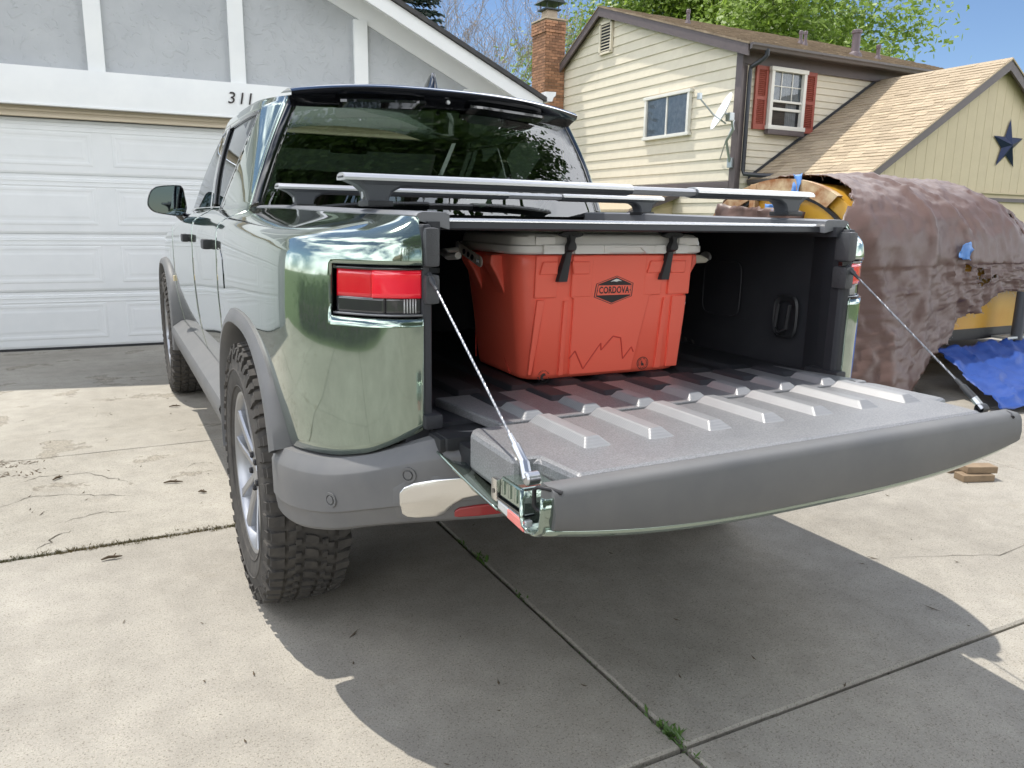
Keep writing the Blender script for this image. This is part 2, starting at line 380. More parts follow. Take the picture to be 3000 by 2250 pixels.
# ================================================================ the setting
S=[(-700,-700),(700,-700),(700,700),(-700,700)]
ground=mk('ground',[(x,y,-.05) for x,y in S],[(0,1,2,3)],'lawn'); tag(ground,'lawn and open ground around the houses',kind='structure')
drive=mk('driveway',[(-6.2,-9.2,-.03),(9,-9.2,-.03),(9,7.2,-.03),(-6.2,7.2,-.03)],[(0,1,2,3)],'joint_dirt'); tag(drive,'concrete driveway in front of the garages',kind='structure')
XJ=[-6.2,-3.2,-.168,2.9,5.95,9.0]; YJ=[-9.2,-6.2,-3.2,-.25,1.67,3.03,5.12,7.2]
for i in range(len(XJ)-1):
    for j in range(len(YJ)-1):
        x0,x1,y0,y1=XJ[i]+.006,XJ[i+1]-.006,YJ[j]+.006,YJ[j+1]-.006
        dz=random.uniform(-.003,.002); mm='concrete_b' if (XJ[i+1]<0 and YJ[j]>1) else 'concrete_a'
        b=MB(); n=14
        # slab with a slightly chipped, rounded edge
        rows=[]
        ring=[(x0+(x1-x0)*k/n,y0) for k in range(n)]+[(x1,y0+(y1-y0)*k/n) for k in range(n)]+[(x1-(x1-x0)*k/n,y1) for k in range(n)]+[(x0,y1-(y1-y0)*k/n) for k in range(n)]
        cx,cy=(x0+x1)/2,(y0+y1)/2
        def inn(p,d): return (p[0]+(d if p[0]<cx else -d)*(abs(p[0]-cx)>(x1-x0)/2-.02),p[1]+(d if p[1]<cy else -d)*(abs(p[1]-cy)>(y1-y0)/2-.02))
        R0=[Vector((*p,-.028)) for p in ring]; R1=[Vector((p[0]+random.uniform(-.002,.002),p[1]+random.uniform(-.002,.002),dz-.007)) for p in ring]; R2=[Vector((*inn(p,.006),dz)) for p in ring]
        b.grid([R0,R1,R2],closed=True); b.add(R2,[tuple(range(len(R2)))])
        b.out('slab',mm,drive,fix=True)
rng=random.Random(9)
def crack(pts,w=.0022):
    b=MB(); P=[]
    for (x0,y0),(x1,y1) in zip(pts,pts[1:]):
        for k in range(8): t=k/8; P.append(Vector((x0+(x1-x0)*t+rng.gauss(0,.006),y0+(y1-y0)*t+rng.gauss(0,.006),.0035)))
    rows=[]
    for i,p in enumerate(P):
        d=(P[min(i+1,len(P)-1)]-P[max(i-1,0)]); nn=Vector((-d.y,d.x,0)).normalized()*w*rng.uniform(.25,1.2)*min(1,(i+1)/6,(len(P)-i)/6); rows.append([p-nn,p+nn])
    o=MB().grid(rows).out('crack','joint_dirt',drive,fix=False)
crack([(-1.78,2.62),(-1.70,2.70),(-1.50,2.66),(-1.38,2.52),(-1.30,2.42)]); crack([(-1.86,2.28),(-1.70,2.40),(-1.45,2.30),(-1.30,2.22)],.0026); crack([(-1.62,1.98),(-1.45,2.05),(-1.30,2.02)])
crack([(-1.66,1.72),(-1.58,1.86),(-1.52,1.88)],.003); crack([(-1.05,2.55),(-1.0,2.62),(-.95,2.60)],.002); crack([(-2.0,3.45),(-1.6,3.6),(-1.2,3.52)],.0015); crack([(1.2,.3),(1.7,.1),(2.3,.15),(2.9,-.1)],.0014); crack([(-.9,-.9),(-1.3,-.6),(-1.9,-.55)],.0012)
street=mk('street',[(-200,-19,-.045),(200,-19,-.045),(200,-11.5,-.045),(-200,-11.5,-.045)],[(0,1,2,3)],'asphalt'); tag(street,'asphalt street behind the driveway',kind='structure')
walk=MB().box((-30,-10.2,-.02),(47,1.4,.05)).box((34,-10.2,-.02),(50,1.4,.05)).out('pavement','concrete_a'); tag(walk,'concrete pavement along the street',kind='structure')
# ---------------------------------------------------------------- house with the white garage door
GA=-.04
house=thing('white_house','grey stucco and white timbered house with a white garage door, numbered 311','house',(-.95,6.68,0)); house.rotation_euler=(0,0,GA)
GI=Matrix.Translation((-.95,6.68,0))@Matrix.Rotation(GA,4,'Z')
def gout(b,name,m,parent=None,**k): return b.xf(GI).out(name,m,parent or house,**k)
def gbox(name,c,d,m,parent=None,bev=0):
    b=MB().box(c,d,None,bev); return gout(b,name,m,parent,fix=False,smooth=30 if bev else None)
RS=.476
def rl(u): return 2.571+RS*(3.977-u) if u>-.2 else 2.571+RS*(3.977+.2+(u+.2)-0) # roof line
def rl(u): return 4.56-RS*abs(u+.2)
gout(MB().prism([(-4.4,2.175),(3.86,2.175),(3.86,rl(3.86)-.05),(-.2,4.5),(-4.4,rl(-4.4)-.05)],0,.14),'wall','stucco')
gout(MB().prism([(2.95,-.02),(3.86,-.02),(3.86,2.18),(2.95,2.18)],.002,.14).prism([(-4.4,-.02),(-3.2,-.02),(-3.2,2.18),(-4.4,2.18)],.002,.14),'wall','stucco')
gout(MB().box((3.79,4.6,1.3),(.14,8.9,2.7)).box((-4.33,4.6,1.3),(.14,8.9,2.7)).box((-.27,9.0,1.5),(8.2,.14,3.0)),'wall','stucco')
gbox('beam',(-.27,-.045,2.322),(8.3,.09,.315),'white_paint',bev=.006)
gbox('drip_board',(-.27,-.055,2.172),(8.2,.085,.02),'white_paint',bev=.003)
for u in (-3.90,-2.70,-1.5,-.31,.883,2.07,3.25):
    zt=rl(u)-.30; gbox('batten',(u,-.022,(2.48+zt)/2),(.138,.044,zt-2.48),'white_paint',bev=.004)
for s in (1,-1):
    # wide rake board on the wall, fascia at the overhang, roof slope
    e=3.86 if s>0 else -4.26
    def P(u,dz): return (u,rl(u)+dz)
    u0=-.2
    gout(MB().prism([P(e,-.05),P(u0,-.05),P(u0,-.30),P(e,-.30)],-.02,.03),'rake_board','white_paint',fix=True)
    e2=3.98 if s>0 else -4.38
    gout(MB().prism([P(e2,-.05),P(u0,-.05),P(u0,-.20),P(e2,-.20)],-.34,-.30),'fascia','white_paint',bevel=.004)
    gout(MB().prism([P(e2,-.075),P(u0,-.075),P(u0,-.085),P(e2,-.085)],-.30,-.021),'soffit','white_paint')
    gout(MB().prism([P(e2+s*.03,.0),P(u0,.0),P(u0,-.045),P(e2+s*.03,-.045)],-.37,9.3),'roof','shingle_dark')
    for k in range(26):   # shingle butts showing along the rake
        pass
gout(MB().prism([(3.86,2.0),(4.0,2.0),(4.0,2.42),(3.86,2.5)],-.02,.05),'corner_board','white_paint',bevel=.004)
gp=[(4.0,2.615),(4.13,2.62),(4.125,2.58),(4.10,2.56),(4.085,2.52),(4.0,2.515)]
gout(MB().prism(gp,-.35,9.2),'gutter','white_paint')
# header strip, jambs and the sectional door
gbox('header_strip',(-.27,.03,2.118),(6.4,.03,.094),'beige_seal',bev=.003); gbox('header_strip',(-.27,.012,2.13),(6.3,.02,.02),'beige_seal',bev=.003); gbox('header_strip',(-.27,.006,2.085),(6.3,.03,.024),'beige_seal',bev=.003)
gdoor=gbox('garage_door',(-.13,.10,1.035),(6.14,.03,2.06),'door_white')
zs=[.02,.54,1.065,1.59,2.07]; pw=1.02; pit=1.2
for i in range(4):
    z0,z1=zs[i]+.004,zs[i+1]-.004
    b=MB(); b.prism([(.072,z0),(.066,z0+.02),(.066,z1-.03),(.072,z1-.022),(.072,z1),(.09,z1),(.09,z0)],-3.19,2.93,'yz')
    sec=gout(b,'door_section','door_white',gdoor)
    for dz in (.045,.085): gbox('groove_rib',(-.13,.0645,z1-dz-.006),(6.1,.006,.010),'door_white',gdoor,bev=.003)
    for k in range(-2,3):
        u0=-.24+pit*k; u1=u0+pw
        if u1>2.9 or u0<-3.15: continue
        b=MB(); zz0,zz1=z0+.085,z1-.115
        def ring(d,y): return [Vector((u0+d,y,zz0+d)),Vector((u1-d,y,zz0+d)),Vector((u1-d,y,zz1-d)),Vector((u0+d,y,zz1-d))]
        r=[ring(-.010,.0655),ring(0,.0625),ring(.018,.0625),ring(.03,.0650),ring(.05,.0650),ring(.07,.0625)]
        b.grid(r,closed=True); b.add(r[-1],[(0,1,2,3)]); gout(b,'door_panel','door_white',gdoor)
gbox('bottom_seal',(-.13,.08,.012),(6.1,.03,.022),'black_plastic',gdoor)
for ch,u in (('3',.80),('1',.89),('1',.965)):
    me=text_mesh('house_number',ch,.15,'print_black',.004,.18)
    o=obj('house_number',me,house); o.matrix_world=GI@Matrix.Translation((u,-.0945,2.336))@Matrix.Rotation(rad(90),4,'X'); o.matrix_parent_inverse=Matrix(); o.matrix_basis=Matrix.Translation((u,-.0945,2.336))@Matrix.Rotation(rad(90),4,'X')
# ---------------------------------------------------------------- the neighbour's house
XL,YF=11.52,12.4
nh=thing('tan_house','two-storey tan lap-sided house with brown trim, brick chimney and a front garage wing','house',(14.5,14,0))
def zr(y): return 7.0-.335*(17.94-y) if y<17.94 else 7.0-.58*(y-17.94)     # main roof underside over the gable wall
nw=MB().prism([(12.45,-.05),(21,-.05),(21,zr(21)-.06),(17.94,6.9),(12.45,zr(12.45)-.06)],XL+.03,XL+.2,'yz'); nw.box((15.4,YF+.1,2.5),(7.7,.14,5.0)); nw.out('wall','siding_tan',nh)
# gable siding boards, each clipped to the rake
ex=.247; z=-.0
while z<6.85:
    za=z; zb_=z+ex+.02
    # y limits where the roof is above the board's middle
    ymin=YF+.1; ymax=20.98
    zm=min(zb_,6.9)
    def lim(zq):
        a=max(ymin,17.94-(7.0-.05-zq)/.335); b_=min(ymax,17.94+(7.0-.05-zq)/.58); return a,b_
    a0,b0=lim(za); a1,b1=lim(zm)
    if a1>b1: a1=b1=17.94
    if b0-a0>.1:
        cuts=[a0]; c_=a0+random.uniform(.8,3.7)
        while c_<b0-.5: cuts.append(c_); c_+=3.66
        cuts.append(b0)
        for ca,cb in zip(cuts,cuts[1:]):
            ta,tb_=max(ca,a1),min(cb,b1)
            if ta>tb_: ta=tb_=(ca+cb)/2
            ca+=.0025; cb-=.0025; ex_=random.uniform(-.002,.003)
            mk('siding_board',[(XL-.012-ex_,ca,za),(XL-.012-ex_,cb,za),(XL+.016,tb_,zm),(XL+.016,ta,zm),(XL+.03,ca,za),(XL+.03,cb,za)],[(0,1,2,3),(0,4,5,1)],'siding_cream',nh)
    z+=ex
# front siding
ex=.152; z=2.0
while z<4.70:
    V=[(XL+.12,YF-.012,z),(19.2,YF-.012,z),(19.2,YF+.012,z+ex+.01),(XL+.12,YF+.012,z+ex+.01),(XL+.12,YF+.03,z),(19.2,YF+.03,z)]
    mk('siding_board',V,[(1,0,3,2),(0,1,5,4)],'siding_cream',nh); z+=ex
mb=lambda n,c,d,m,p=nh,bev=.006:box(n,c,d,m,p,bev)
mb('corner_board',(XL-.005,YF+.02,2.52),(.06,.20,5.0),'brown_trim'); mb('corner_board',(XL+.075,YF-.02,2.52),(.16,.05,5.0),'brown_trim')
mb('frieze_board',(15.4,YF-.03,4.86),(7.8,.06,.29),'brown_trim'); mb('frieze_board',(15.4,YF-.06,5.02),(7.8,.10,.06),'brown_trim')
mb('belt_board',(XL-.02,16.6,2.12),(.05,8.2,.16),'brown_trim')
# rake fascia (front slope and back slope), roof planes
def slope(y0,z0,y1,z1,x0,x1,t): return MB().prism([(y0,z0),(y1,z1),(y1,z1-t),(y0,z0-t)],x0,x1,'yz')
EY=11.98; EZ=7.06-.335*(17.94-EY)
slope(EY+.03,EZ-.02,17.94,7.04,XL-.20,XL-.155,.24).out('rake_fascia','brown_trim',nh); slope(21.2,7.04-.58*3.26,17.94,7.04,XL-.20,XL-.155,.22).out('rake_fascia','brown_trim',nh)
slope(EY+.03,EZ-.06,17.94,7.0,XL-.155,XL+.1,.02).out('soffit','brown_trim',nh); slope(21.2,7.0-.58*3.26,17.94,7.0,XL-.155,XL+.1,.02).out('soffit','brown_trim',nh)
slope(EY,EZ,17.94,7.06,XL-.22,20.2,.03).out('roof','shingle_main',nh); slope(21.3,7.06-.58*3.36,17.94,7.06,XL-.22,20.2,.03).out('roof','shingle_main',nh)
mb('soffit',(15.4,12.2,4.985),(8.0,.42,.02),'brown_trim')
g=[(EY-.02,EZ-.015),(EY-.12,EZ-.015),(EY-.115,EZ-.06),(EY-.09,EZ-.09),(EY-.075,EZ-.135),(EY-.02,EZ-.14)]
MB().prism(g,XL-.2,20.1,'yz').out('gutter','gutter_brown',nh)
# downspout with its elbow and kick-out
MB().tube([(XL+.27,EY-.06,EZ-.1),(XL+.27,EY-.06,EZ-.22),(XL+.24,EY+.02,EZ-.30),(XL+.19,YF-.10,EZ-.42),(XL+.18,YF-.10,EZ-.55),(XL+.18,YF-.10,2.45),(XL+.2,YF-.12,2.36),(XL+.40,YF-.35,2.33),(XL+.72,YF-.75,2.31)],.05,8).out('downspout','downspout',nh,smooth=40)
# gable vent, left window
def louvre(name,x,y0,y1,z0,z1,n,parent,mt,back):
    v=box(name,(x-.0,(y0+y1)/2,(z0+z1)/2),(.03,y1-y0,z1-z0),back,parent)
    for k in range(n):
        zz=z0+(k+.5)*(z1-z0)/n
        MB().box((x-.03,(y0+y1)/2,zz),(.05,y1-y0-.04,.012),Matrix.Rotation(rad(-38),3,'Y')).out('slat',mt,v,fix=False)
    return v
vt=louvre('gable_vent',XL-.03,17.5,18.0,5.86,6.58,9,nh,'siding_cream','room_dark')
for c,d in (((XL-.05,17.48,6.22),(.07,.06,.80)),((XL-.05,18.02,6.22),(.07,.06,.80)),((XL-.05,17.75,6.61),(.07,.6,.06)),((XL-.05,17.75,5.83),(.07,.6,.06))): box('frame',c,d,'siding_cream',vt)
def pane_y(y,x0,x1,z0,z1,p): mk('pane',[(x0,y,z0),(x1,y,z0),(x1,y,z1),(x0,y,z1)],[(0,1,2,3)],'window_pane',p)
def flip_(o,d):
    if o.data.polygons[0].normal.dot(d)<0: o.data.flip_normals()
def window_x(y0,y1,z0,z1):
    w=thing_part('window',nh)
    x=XL-.055
    for c,d in (((x,y0,(z0+z1)/2),(.10,.08,z1-z0+.08)),((x,y1,(z0+z1)/2),(.10,.08,z1-z0+.08)),((x-.002,(y0+y1)/2,z0),(.12,y1-y0+.16,.08)),((x-.002,(y0+y1)/2,z1),(.12,y1-y0+.16,.08)),((x+.01,(y0+y1)/2,(z0+z1)/2),(.06,.05,z1-z0))):
        box('frame',c,d,'window_white',w,.01)
    o=mk('pane',[(x+.005,y0,z0),(x+.005,y1,z0),(x+.005,y1,z1),(x+.005,y0,z1)],[(3,2,1,0)],'window_pane',w); flip_(o,Vector((-1,0,0)))
    b=MB(); rows=[[Vector((x+.016+.006*math.sin(k*1.9),y0+(y1-y0)*k/60,zz)) for k in range(61)] for zz in (z0,z1)]
    b.grid(rows); b.out('curtain','curtain',w,smooth=60)
    box('room',(x+.030,(y0+y1)/2,(z0+z1)/2),(.004,y1-y0,z1-z0),'room_dark',w)
def thing_part(name,parent,m='window_white'):
    o=bpy.data.objects.new(name,None); link(o,parent); return o
window_x(14.03,15.72,3.37,4.36)
# window with shutters on the front
w=thing_part('window',nh); y=YF-.095; x0,x1,z0,z1=12.37,13.38,3.42,4.68
for c,d in (((x0,y,(z0+z1)/2),(.09,.10,z1-z0+.06)),((x1,y,(z0+z1)/2),(.09,.10,z1-z0+.06)),(((x0+x1)/2,y-.004,z1),(x1-x0+.14,.12,.09)),(((x0+x1)/2,y-.01,z0),(x1-x0+.16,.14,.09)),(((x0+x1)/2,y+.012,4.00),(x1-x0,.05,.05)),(((x0+x1)/2,y+.02,3.83),(x1-x0-.08,.05,.06))):
    box('frame',c,d,'window_white',w,.008)
box('sill',((x0+x1)/2,y-.012,z0-.10),(x1-x0+.14,.12,.11),'brown_trim',w,.006)
pane_y(y+.035,x0,x1,4.0,z1,w); pane_y(y+.05,x0,x1,z0,4.0,w)
for k in (1,2): box('glazing_bar',(x0+(x1-x0)*k/3,y+.03,(4.0+z1)/2),(.018,.02,z1-4.0),'window_white',w)
box('glazing_bar',((x0+x1)/2,y+.029,4.33),(x1-x0,.02,.018),'window_white',w)
b=MB(); b.grid([[Vector((x0+.05+(x1-x0-.1)*k/40,y+.060+.006*math.sin(k*1.7),zz)) for k in range(41)] for zz in (4.02,z1)]); b.grid([[Vector((x0+.55+.34*k/20,y+.064+.006*math.sin(k*1.7),zz)) for k in range(21)] for zz in (z0+.05,4.0)]); b.out('curtain','curtain',w,smooth=60)
box('room',((x0+x1)/2,y+.078,(z0+z1)/2),(x1-x0,.004,z1-z0),'room_dark',w)
for sx0,sx1 in ((11.93,12.30),(13.45,13.82)):
    s=box('shutter',((sx0+sx1)/2,YF-.03,4.04),(sx1-sx0,.03,1.36),'shutter_red',nh,.004)
    for c,d in (((sx0+.035,YF-.055,4.04),(.07,.03,1.36)),((sx1-.035,YF-.055,4.04),(.07,.03,1.36)),(((sx0+sx1)/2,YF-.054,4.68),(sx1-sx0,.03,.08)),(((sx0+sx1)/2,YF-.054,3.42),(sx1-sx0,.03,.12)),(((sx0+sx1)/2,YF-.054,4.04),(sx1-sx0,.03,.08))): box('frame',c,d,'shutter_red',s)
    for (a,c_) in ((3.48,4.0),(4.08,4.64)):
        n=13
        for k in range(n): MB().box(((sx0+sx1)/2,YF-.055,a+(k+.5)*(c_-a)/n),(sx1-sx0-.14,.034,.010),Matrix.Rotation(rad(40),3,'X')).out('slat','shutter_red',s,fix=False)
# shingles
def shingles(parent,O,U,Vv,nu,nv,ew,eh,keep,mt,maxobj,nearpt,th=.014):
    U=Vector(U).normalized(); Vv=Vector(Vv).normalized(); Nn=U.cross(Vv).normalized()
    if Nn.z<0: Nn=-Nn
    R=Matrix((U,Vv,Nn)).transposed()
    tabs=[]
    for i in range(nv):
        u=-random.uniform(0,ew); 
        while u<nu:
            wd=ew*random.choice((.6,.8,1,1,1.25)); ua,ub=max(0,u),min(nu,u+wd); c=Vector(O)+U*((ua+ub)/2)+Vv*(i*eh+eh/2)
            if ub-ua>.02: tabs.append((c,ub-ua,random.uniform(.6,1.5)))
            u+=wd
    tabs.sort(key=lambda t:(t[0]-Vector(nearpt)).length)
    sh=mesh('shingle',[(-.5,-.5,0),(.5,-.5,0),(.5,.72,-.004),(-.5,.72,-.004),(-.5,-.5,th),(.5,-.5,th),(.5,.72,.001),(-.5,.72,.001)],[(4,5,6,7),(0,1,5,4),(0,4,7,3),(1,2,6,5)],mt)
    rest=MB()
    for k,(c,wd,t) in enumerate(tabs):
        M4=Matrix.Translation(c)@R.to_4x4()@Matrix.Diagonal((wd*.985,eh,t,1))
        if k<maxobj:
            o=bpy.data.objects.new('shingle',sh); COL.objects.link(o); o.parent=parent; o.matrix_parent_inverse=parent_inv(parent); o.matrix_basis=M4
        else: rest.add([M4@Vector(v.co) for v in sh.vertices],[tuple(p.vertices) for p in sh.polygons])
    if rest.V: o=rest.out('shingles',mt,parent,fix=False); o['kind']='stuff'
mainroof=[o for o in nh.children if o.name.startswith('roof')][0]
shingles(mainroof,(XL-.22,EY,EZ+.002),(1,0,0),(0,17.94-EY,7.06-EZ),8.9,46,.34,.137,lambda c,a,b:True,'shingle_main',0,(0,0,0),.02)
# roof pipes
for i,(px,py,h,r) in enumerate(((15.9,13.1,.62,.10),(16.75,13.1,.36,.05),(12.55,15.6,.36,.045),(15.55,14.6,.34,.045),(15.3,14.2,.36,.04))):
    zb0=7.06-.335*(17.94-py)
    v=MB().lathe([(r*1.9,-.05),(r*1.5,.06),(r*1.02,.10),(r,.11),(r,h-.1),(r*1.25,h-.09),(r*1.25,h-.02),(r*.9,h),(0,h)],'z',16,(px,py,zb0)).out('vent_pipe','vent_metal',nh,smooth=30)
# chimney
ch=thing_part('chimney',nh); CX0,CX1,CY0,CY1=10.84,11.50,20.0,20.82
box('mortar_core',((CX0+CX1)/2,(CY0+CY1)/2,3.55),(CX1-CX0-.012,CY1-CY0-.012,7.08),'mortar',ch)
bme=MB().box((0,0,0),(1,1,1)).out('brick_proto','brick').data; po=bpy.data.objects['brick_proto']; COL.objects.unlink(po); bpy.data.objects.remove(po)
bme.name='brick'
LOW=MB()
def brick(c,d):
    if c[2]<4.05: LOW.box(c,d); return
    o=bpy.data.objects.new('brick',bme); COL.objects.link(o); o.parent=ch; o.matrix_parent_inverse=Matrix(parent_inv(ch)); o.location=c; o.scale=d
nb=0
for k in range(86):
    zc=7.06-.083*k-.04; off=.1 if k%2 else 0; grow=.03 if k<4 else 0
    xx=CX0-grow
    xe=CX1; st=xx; first=True
    while st<xe-.02:
        L_=.205 if not(first and off) else .105; first=False
        e=min(st+L_,xe); brick(((st+e)/2,CY0-.002-grow/2,zc),(e-st-.012,.03+grow,.071)); st=e
    st=CY0-grow; first=True
    while st<CY1+grow-.02:
        L_=.205 if not(first and not off) else .105; first=False
        e=min(st+L_,CY1+grow); brick((CX0-.002-grow/2,(st+e)/2,zc),(.03+grow,e-st-.012,.071)); st=e
o=LOW.out('lower_bricks','brick',ch,fix=False); o['kind']='stuff'
box('crown',((CX0+CX1)/2,(CY0+CY1)/2,7.12),(CX1-CX0+.10,CY1-CY0+.10,.05),'mortar',ch,.015)
box('flue',((CX0+CX1)/2,(CY0+CY1)/2,7.27),(.36,.36,.30),'flue_clay',ch,.02)
cap=box('chimney_cap',((CX0+CX1)/2,(CY0+CY1)/2,7.44),(.52,.52,.04),'cap_metal',ch)
MB().prism([(-.36,0),(.36,0),(.22,.12),(-.22,.12)],-.36,.36).xf(Matrix.Translation(((CX0+CX1)/2,(CY0+CY1)/2,7.62))).out('hood','cap_metal',cap)
for sx in(-1,1):
    for sy in(-1,1): box('strut',((CX0+CX1)/2+sx*.2,(CY0+CY1)/2+sy*.2,7.54),(.02,.02,.18),'cap_metal',cap)
# garage wing
WX0,WXR,WY,WZ0,WZR=11.95,16.0,9.12,2.24,4.76; sl_=(WZR-WZ0)/(WXR-WX0)
def wz(x): return WZR-sl_*abs(x-WXR)
MB().prism([(12.3,-.05),(19.7,-.05),(19.7,wz(19.7)-.05),(WXR,WZR-.07),(12.3,wz(12.3)-.05)],9.34,9.5).out('wing_wall','siding_tan',nh)
MB().box((12.9,11.0,1.15),(.14,3.2,2.4)).out('wing_wall','brown_trim',nh,fix=False)
x=12.33; k=0
while x<19.6:   # vertical panel boards of the gable front
    x2=min(x+.30,19.66); top=lambda q:wz(q)-.06
    pts=[(x+.004,2.02 if True else 0),(x2-.004,2.02),(x2-.004,top(x2)),]+([(WXR,top(WXR))] if x<WXR<x2 else [])+[(x+.004,top(x))]
    MB().prism(pts,9.32,9.345).out('panel_board','siding_tan',nh)
    pts=[(x+.004,.0),(x2-.004,.0),(x2-.004,2.0),(x+.004,2.0)]
    if x<13.0 or x>19: MB().prism(pts,9.315,9.345).out('panel_board','siding_tan',nh)
    x=x2; k+=1
mb('wing_trim',(15.98,9.30,2.0),(7.36,.04,.03),'siding_tan')
wd=MB().prism([(13.3,1.55),(13.45,1.9),(18.7,1.9),(18.85,1.55),(18.85,0),(18.75,0),(18.75,1.52),(18.62,1.82),(13.52,1.82),(13.4,1.52),(13.4,0),(13.3,0)],9.28,9.32).out('door_surround','brown_trim',nh)
mb('wing_garage_door',(16.07,9.36,.9),(5.4,.05,1.82),'siding_tan')
for i in range(4): mb('door_rail',(16.07,9.325,.02+.45*(i+1)),(5.3,.02,.02),'siding_tan')
for s in (-1,1):
    e=WXR+s*(WXR-WX0)
    MB().prism([(e,WZ0-.02),(WXR,WZR-.02),(WXR,WZR-.24),(e,WZ0-.20)],WY+.02,WY+.07).out('rake_fascia','brown_trim',nh)
    MB().prism([(e,WZ0-.06),(WXR,WZR-.06),(WXR,WZR-.08),(e,WZ0-.08)],WY+.07,9.34).out('soffit','brown_trim',nh)
    wr=MB().prism([(e,WZ0),(WXR,WZR),(WXR,WZR-.03),(e,WZ0-.03)],WY,YF+.0 if s<0 else YF+.0).out('wing_roof','shingle',nh)
    if s<0: wroof=wr
keep=lambda c,a,b:WY-.0<c.y<YF+.02
L_=math.hypot(WXR-WX0,WZR-WZ0)
shingles(wroof,(WX0,YF,WZ0+.002),(0,-1,0),(WXR-WX0,0,WZR-WZ0),YF-WY-.02,34,.33,L_/34,keep,'shingle',300,(11.9,9.2,2.3))
gg=[(WX0-.01,WZ0-.01),(WX0-.12,WZ0-.01),(WX0-.115,WZ0-.06),(WX0-.08,WZ0-.13),(WX0-.01,WZ0-.13)]
MB().prism(gg,WY+.02,YF-.1).out('wing_gutter','gutter_brown',nh)
MB().prism([(YF-.03,2.3),(YF-.03,2.38)],0,0,'yz') if False else None
# flashing along the wall where the wing roof meets it
MB().prism([(WX0,WZ0+.02),(WXR,WZR+.02),(WXR,WZR+.09),(WX0,WZ0+.09)],YF-.035,YF-.015).out('flashing','downspout',nh)
mb('porch_post',(12.25,9.45,1.1),(.16,.16,2.3),'brown_trim')
# small lean-to at the gable wall
MB().prism([(XL,2.05),(XL-1.5,1.55),(XL-1.5,1.49),(XL,1.99)],14.3,18.2).out('lean_to_roof','shingle',nh)
MB().prism([(XL-1.3,0),(XL,0),(XL,1.9),(XL-1.3,1.5)],14.5,14.6).out('lean_to_wall','siding_tan',nh)
MB().prism([(XL-1.55,1.49),(XL,2.0),(XL,1.86),(XL-1.55,1.35)],14.26,14.30).out('lean_to_fascia','brown_trim',nh)
MB().box((XL-1.25,14.44,.75),(.1,.1,1.5)).out('lean_to_post','brown_trim',nh,fix=False)
# ---------------------------------------------------------------- dish and star on the neighbour's house
sd=thing('satellite_dish','pale grey satellite dish on a bent pipe at the tan house corner','satellite dish',(XL-.05,YF+.1,2.6))
b=MB(); ang=Vector((-.80,.36,.42)).normalized(); rr=[]
for r,h in ((0,0),(.15,.010),(.28,.033),(.38,.064),(.435,.086)): rr.append((r,h))
b.lathe(rr,'z',28); dn=ang.to_track_quat('Z','Y').to_matrix().to_4x4(); dc=Vector((XL-.52,YF-.15,3.62))
b.xf(Matrix.Translation(dc)@dn@Matrix.Diagonal((.80,1.0,1,1))).out('reflector','dish_grey',sd,smooth=60,solid=.008)
MB().tube([dc-ang*.02,dc-ang*.18,dc-ang*.2+Vector((.05,0,-.25)),(XL-.30,YF-.02,3.05),(XL-.08,YF+.06,2.62)],.032,8).out('mast','galvanised',sd,smooth=40)
MB().tube([dc-ang*.05+Vector((0,0,-.2)),dc+ang*.2+Vector((-.1,0,-.12)),dc+ang*.62+Vector((-.02,0,.03))],.018,6).out('feed_arm','galvanised',sd,smooth=40)
MB().box(dc+ang*.64+Vector((-.0,0,.06)),(.09,.07,.14),None,.015).out('feed_horn','galvanised',sd,fix=False)
MB().box(dc-ang*.14+Vector((0,0,-.02)),(.14,.14,.18),None,.02).out('bracket','galvanised',sd,fix=False)
MB().tube([(XL-.25,YF,3.12),(XL-.06,YF+.02,3.52)],.014,6).tube([(XL-.28,YF,3.10),(XL-.03,YF+.45,2.7)],.014,6).out('stay','galvanised',sd)
MB().box((XL-.07,YF+.06,2.60),(.06,.14,.22),None,.01).out('foot','galvanised',sd,fix=False)
st=MB(); sc=Vector((16.50,9.30,3.03)); V=[sc+Vector((0,-.12,0))]; 
for k in range(10):
    a=PI/2+k*PI/5; r=.56 if k%2==0 else .215; V.append(sc+Vector((r*math.cos(a),-.005,r*math.sin(a))))
st.add(V,[(0,1+k,1+(k+1)%10) for k in range(10)]); so_=st.out('barn_star','star_navy',fix=True); tag(so_,'navy blue five-pointed metal star on the tan gable','wall star')
# ================================================================ the pickup truck
TR=thing('pickup_truck','dark green pickup truck with its tailgate lowered, parked facing the garage','pickup truck',(0,2.7,0))
PP=[(-.62,5.42),(-.80,5.33),(-.90,5.08),(-.945,4.7),(-.955,4.2),(-.95,3.65),(-.945,2.9),(-.945,2.25),(-.95,1.75),(-.962,1.35),(-.968,1.0),(-.966,.72),(-.955,.5),(-.928,.37),(-.878,.258),(-.82,.175),(-.762,.130),(-.70,.115)]
TT=[(-.55,5.26,1.0),(-.70,5.16,1.03),(-.78,4.92,1.09),(-.82,4.6,1.15),(-.84,4.2,1.21),(-.845,3.65,1.262),(-.845,2.9,1.28),(-.84,2.25,1.285),(-.80,1.75,1.288),(-.772,1.35,1.287),(-.762,1.0,1.28),(-.752,.72,1.274),(-.745,.5,1.27),(-.735,.36,1.268),(-.722,.26,1.266),(-.712,.195,1.265),(-.705,.165,1.264),(-.70,.15,1.263)]
WT=[(0,1),(.010,.86),(.026,.56),(.04,.33),(.052,.185),(.066,.10),(.09,.05),(.13,.02),(.24,0)]
LI=[(.40,.085),(.5,.062),(.6,.04),(.7,.02),(.8,.007),(.95,0)]
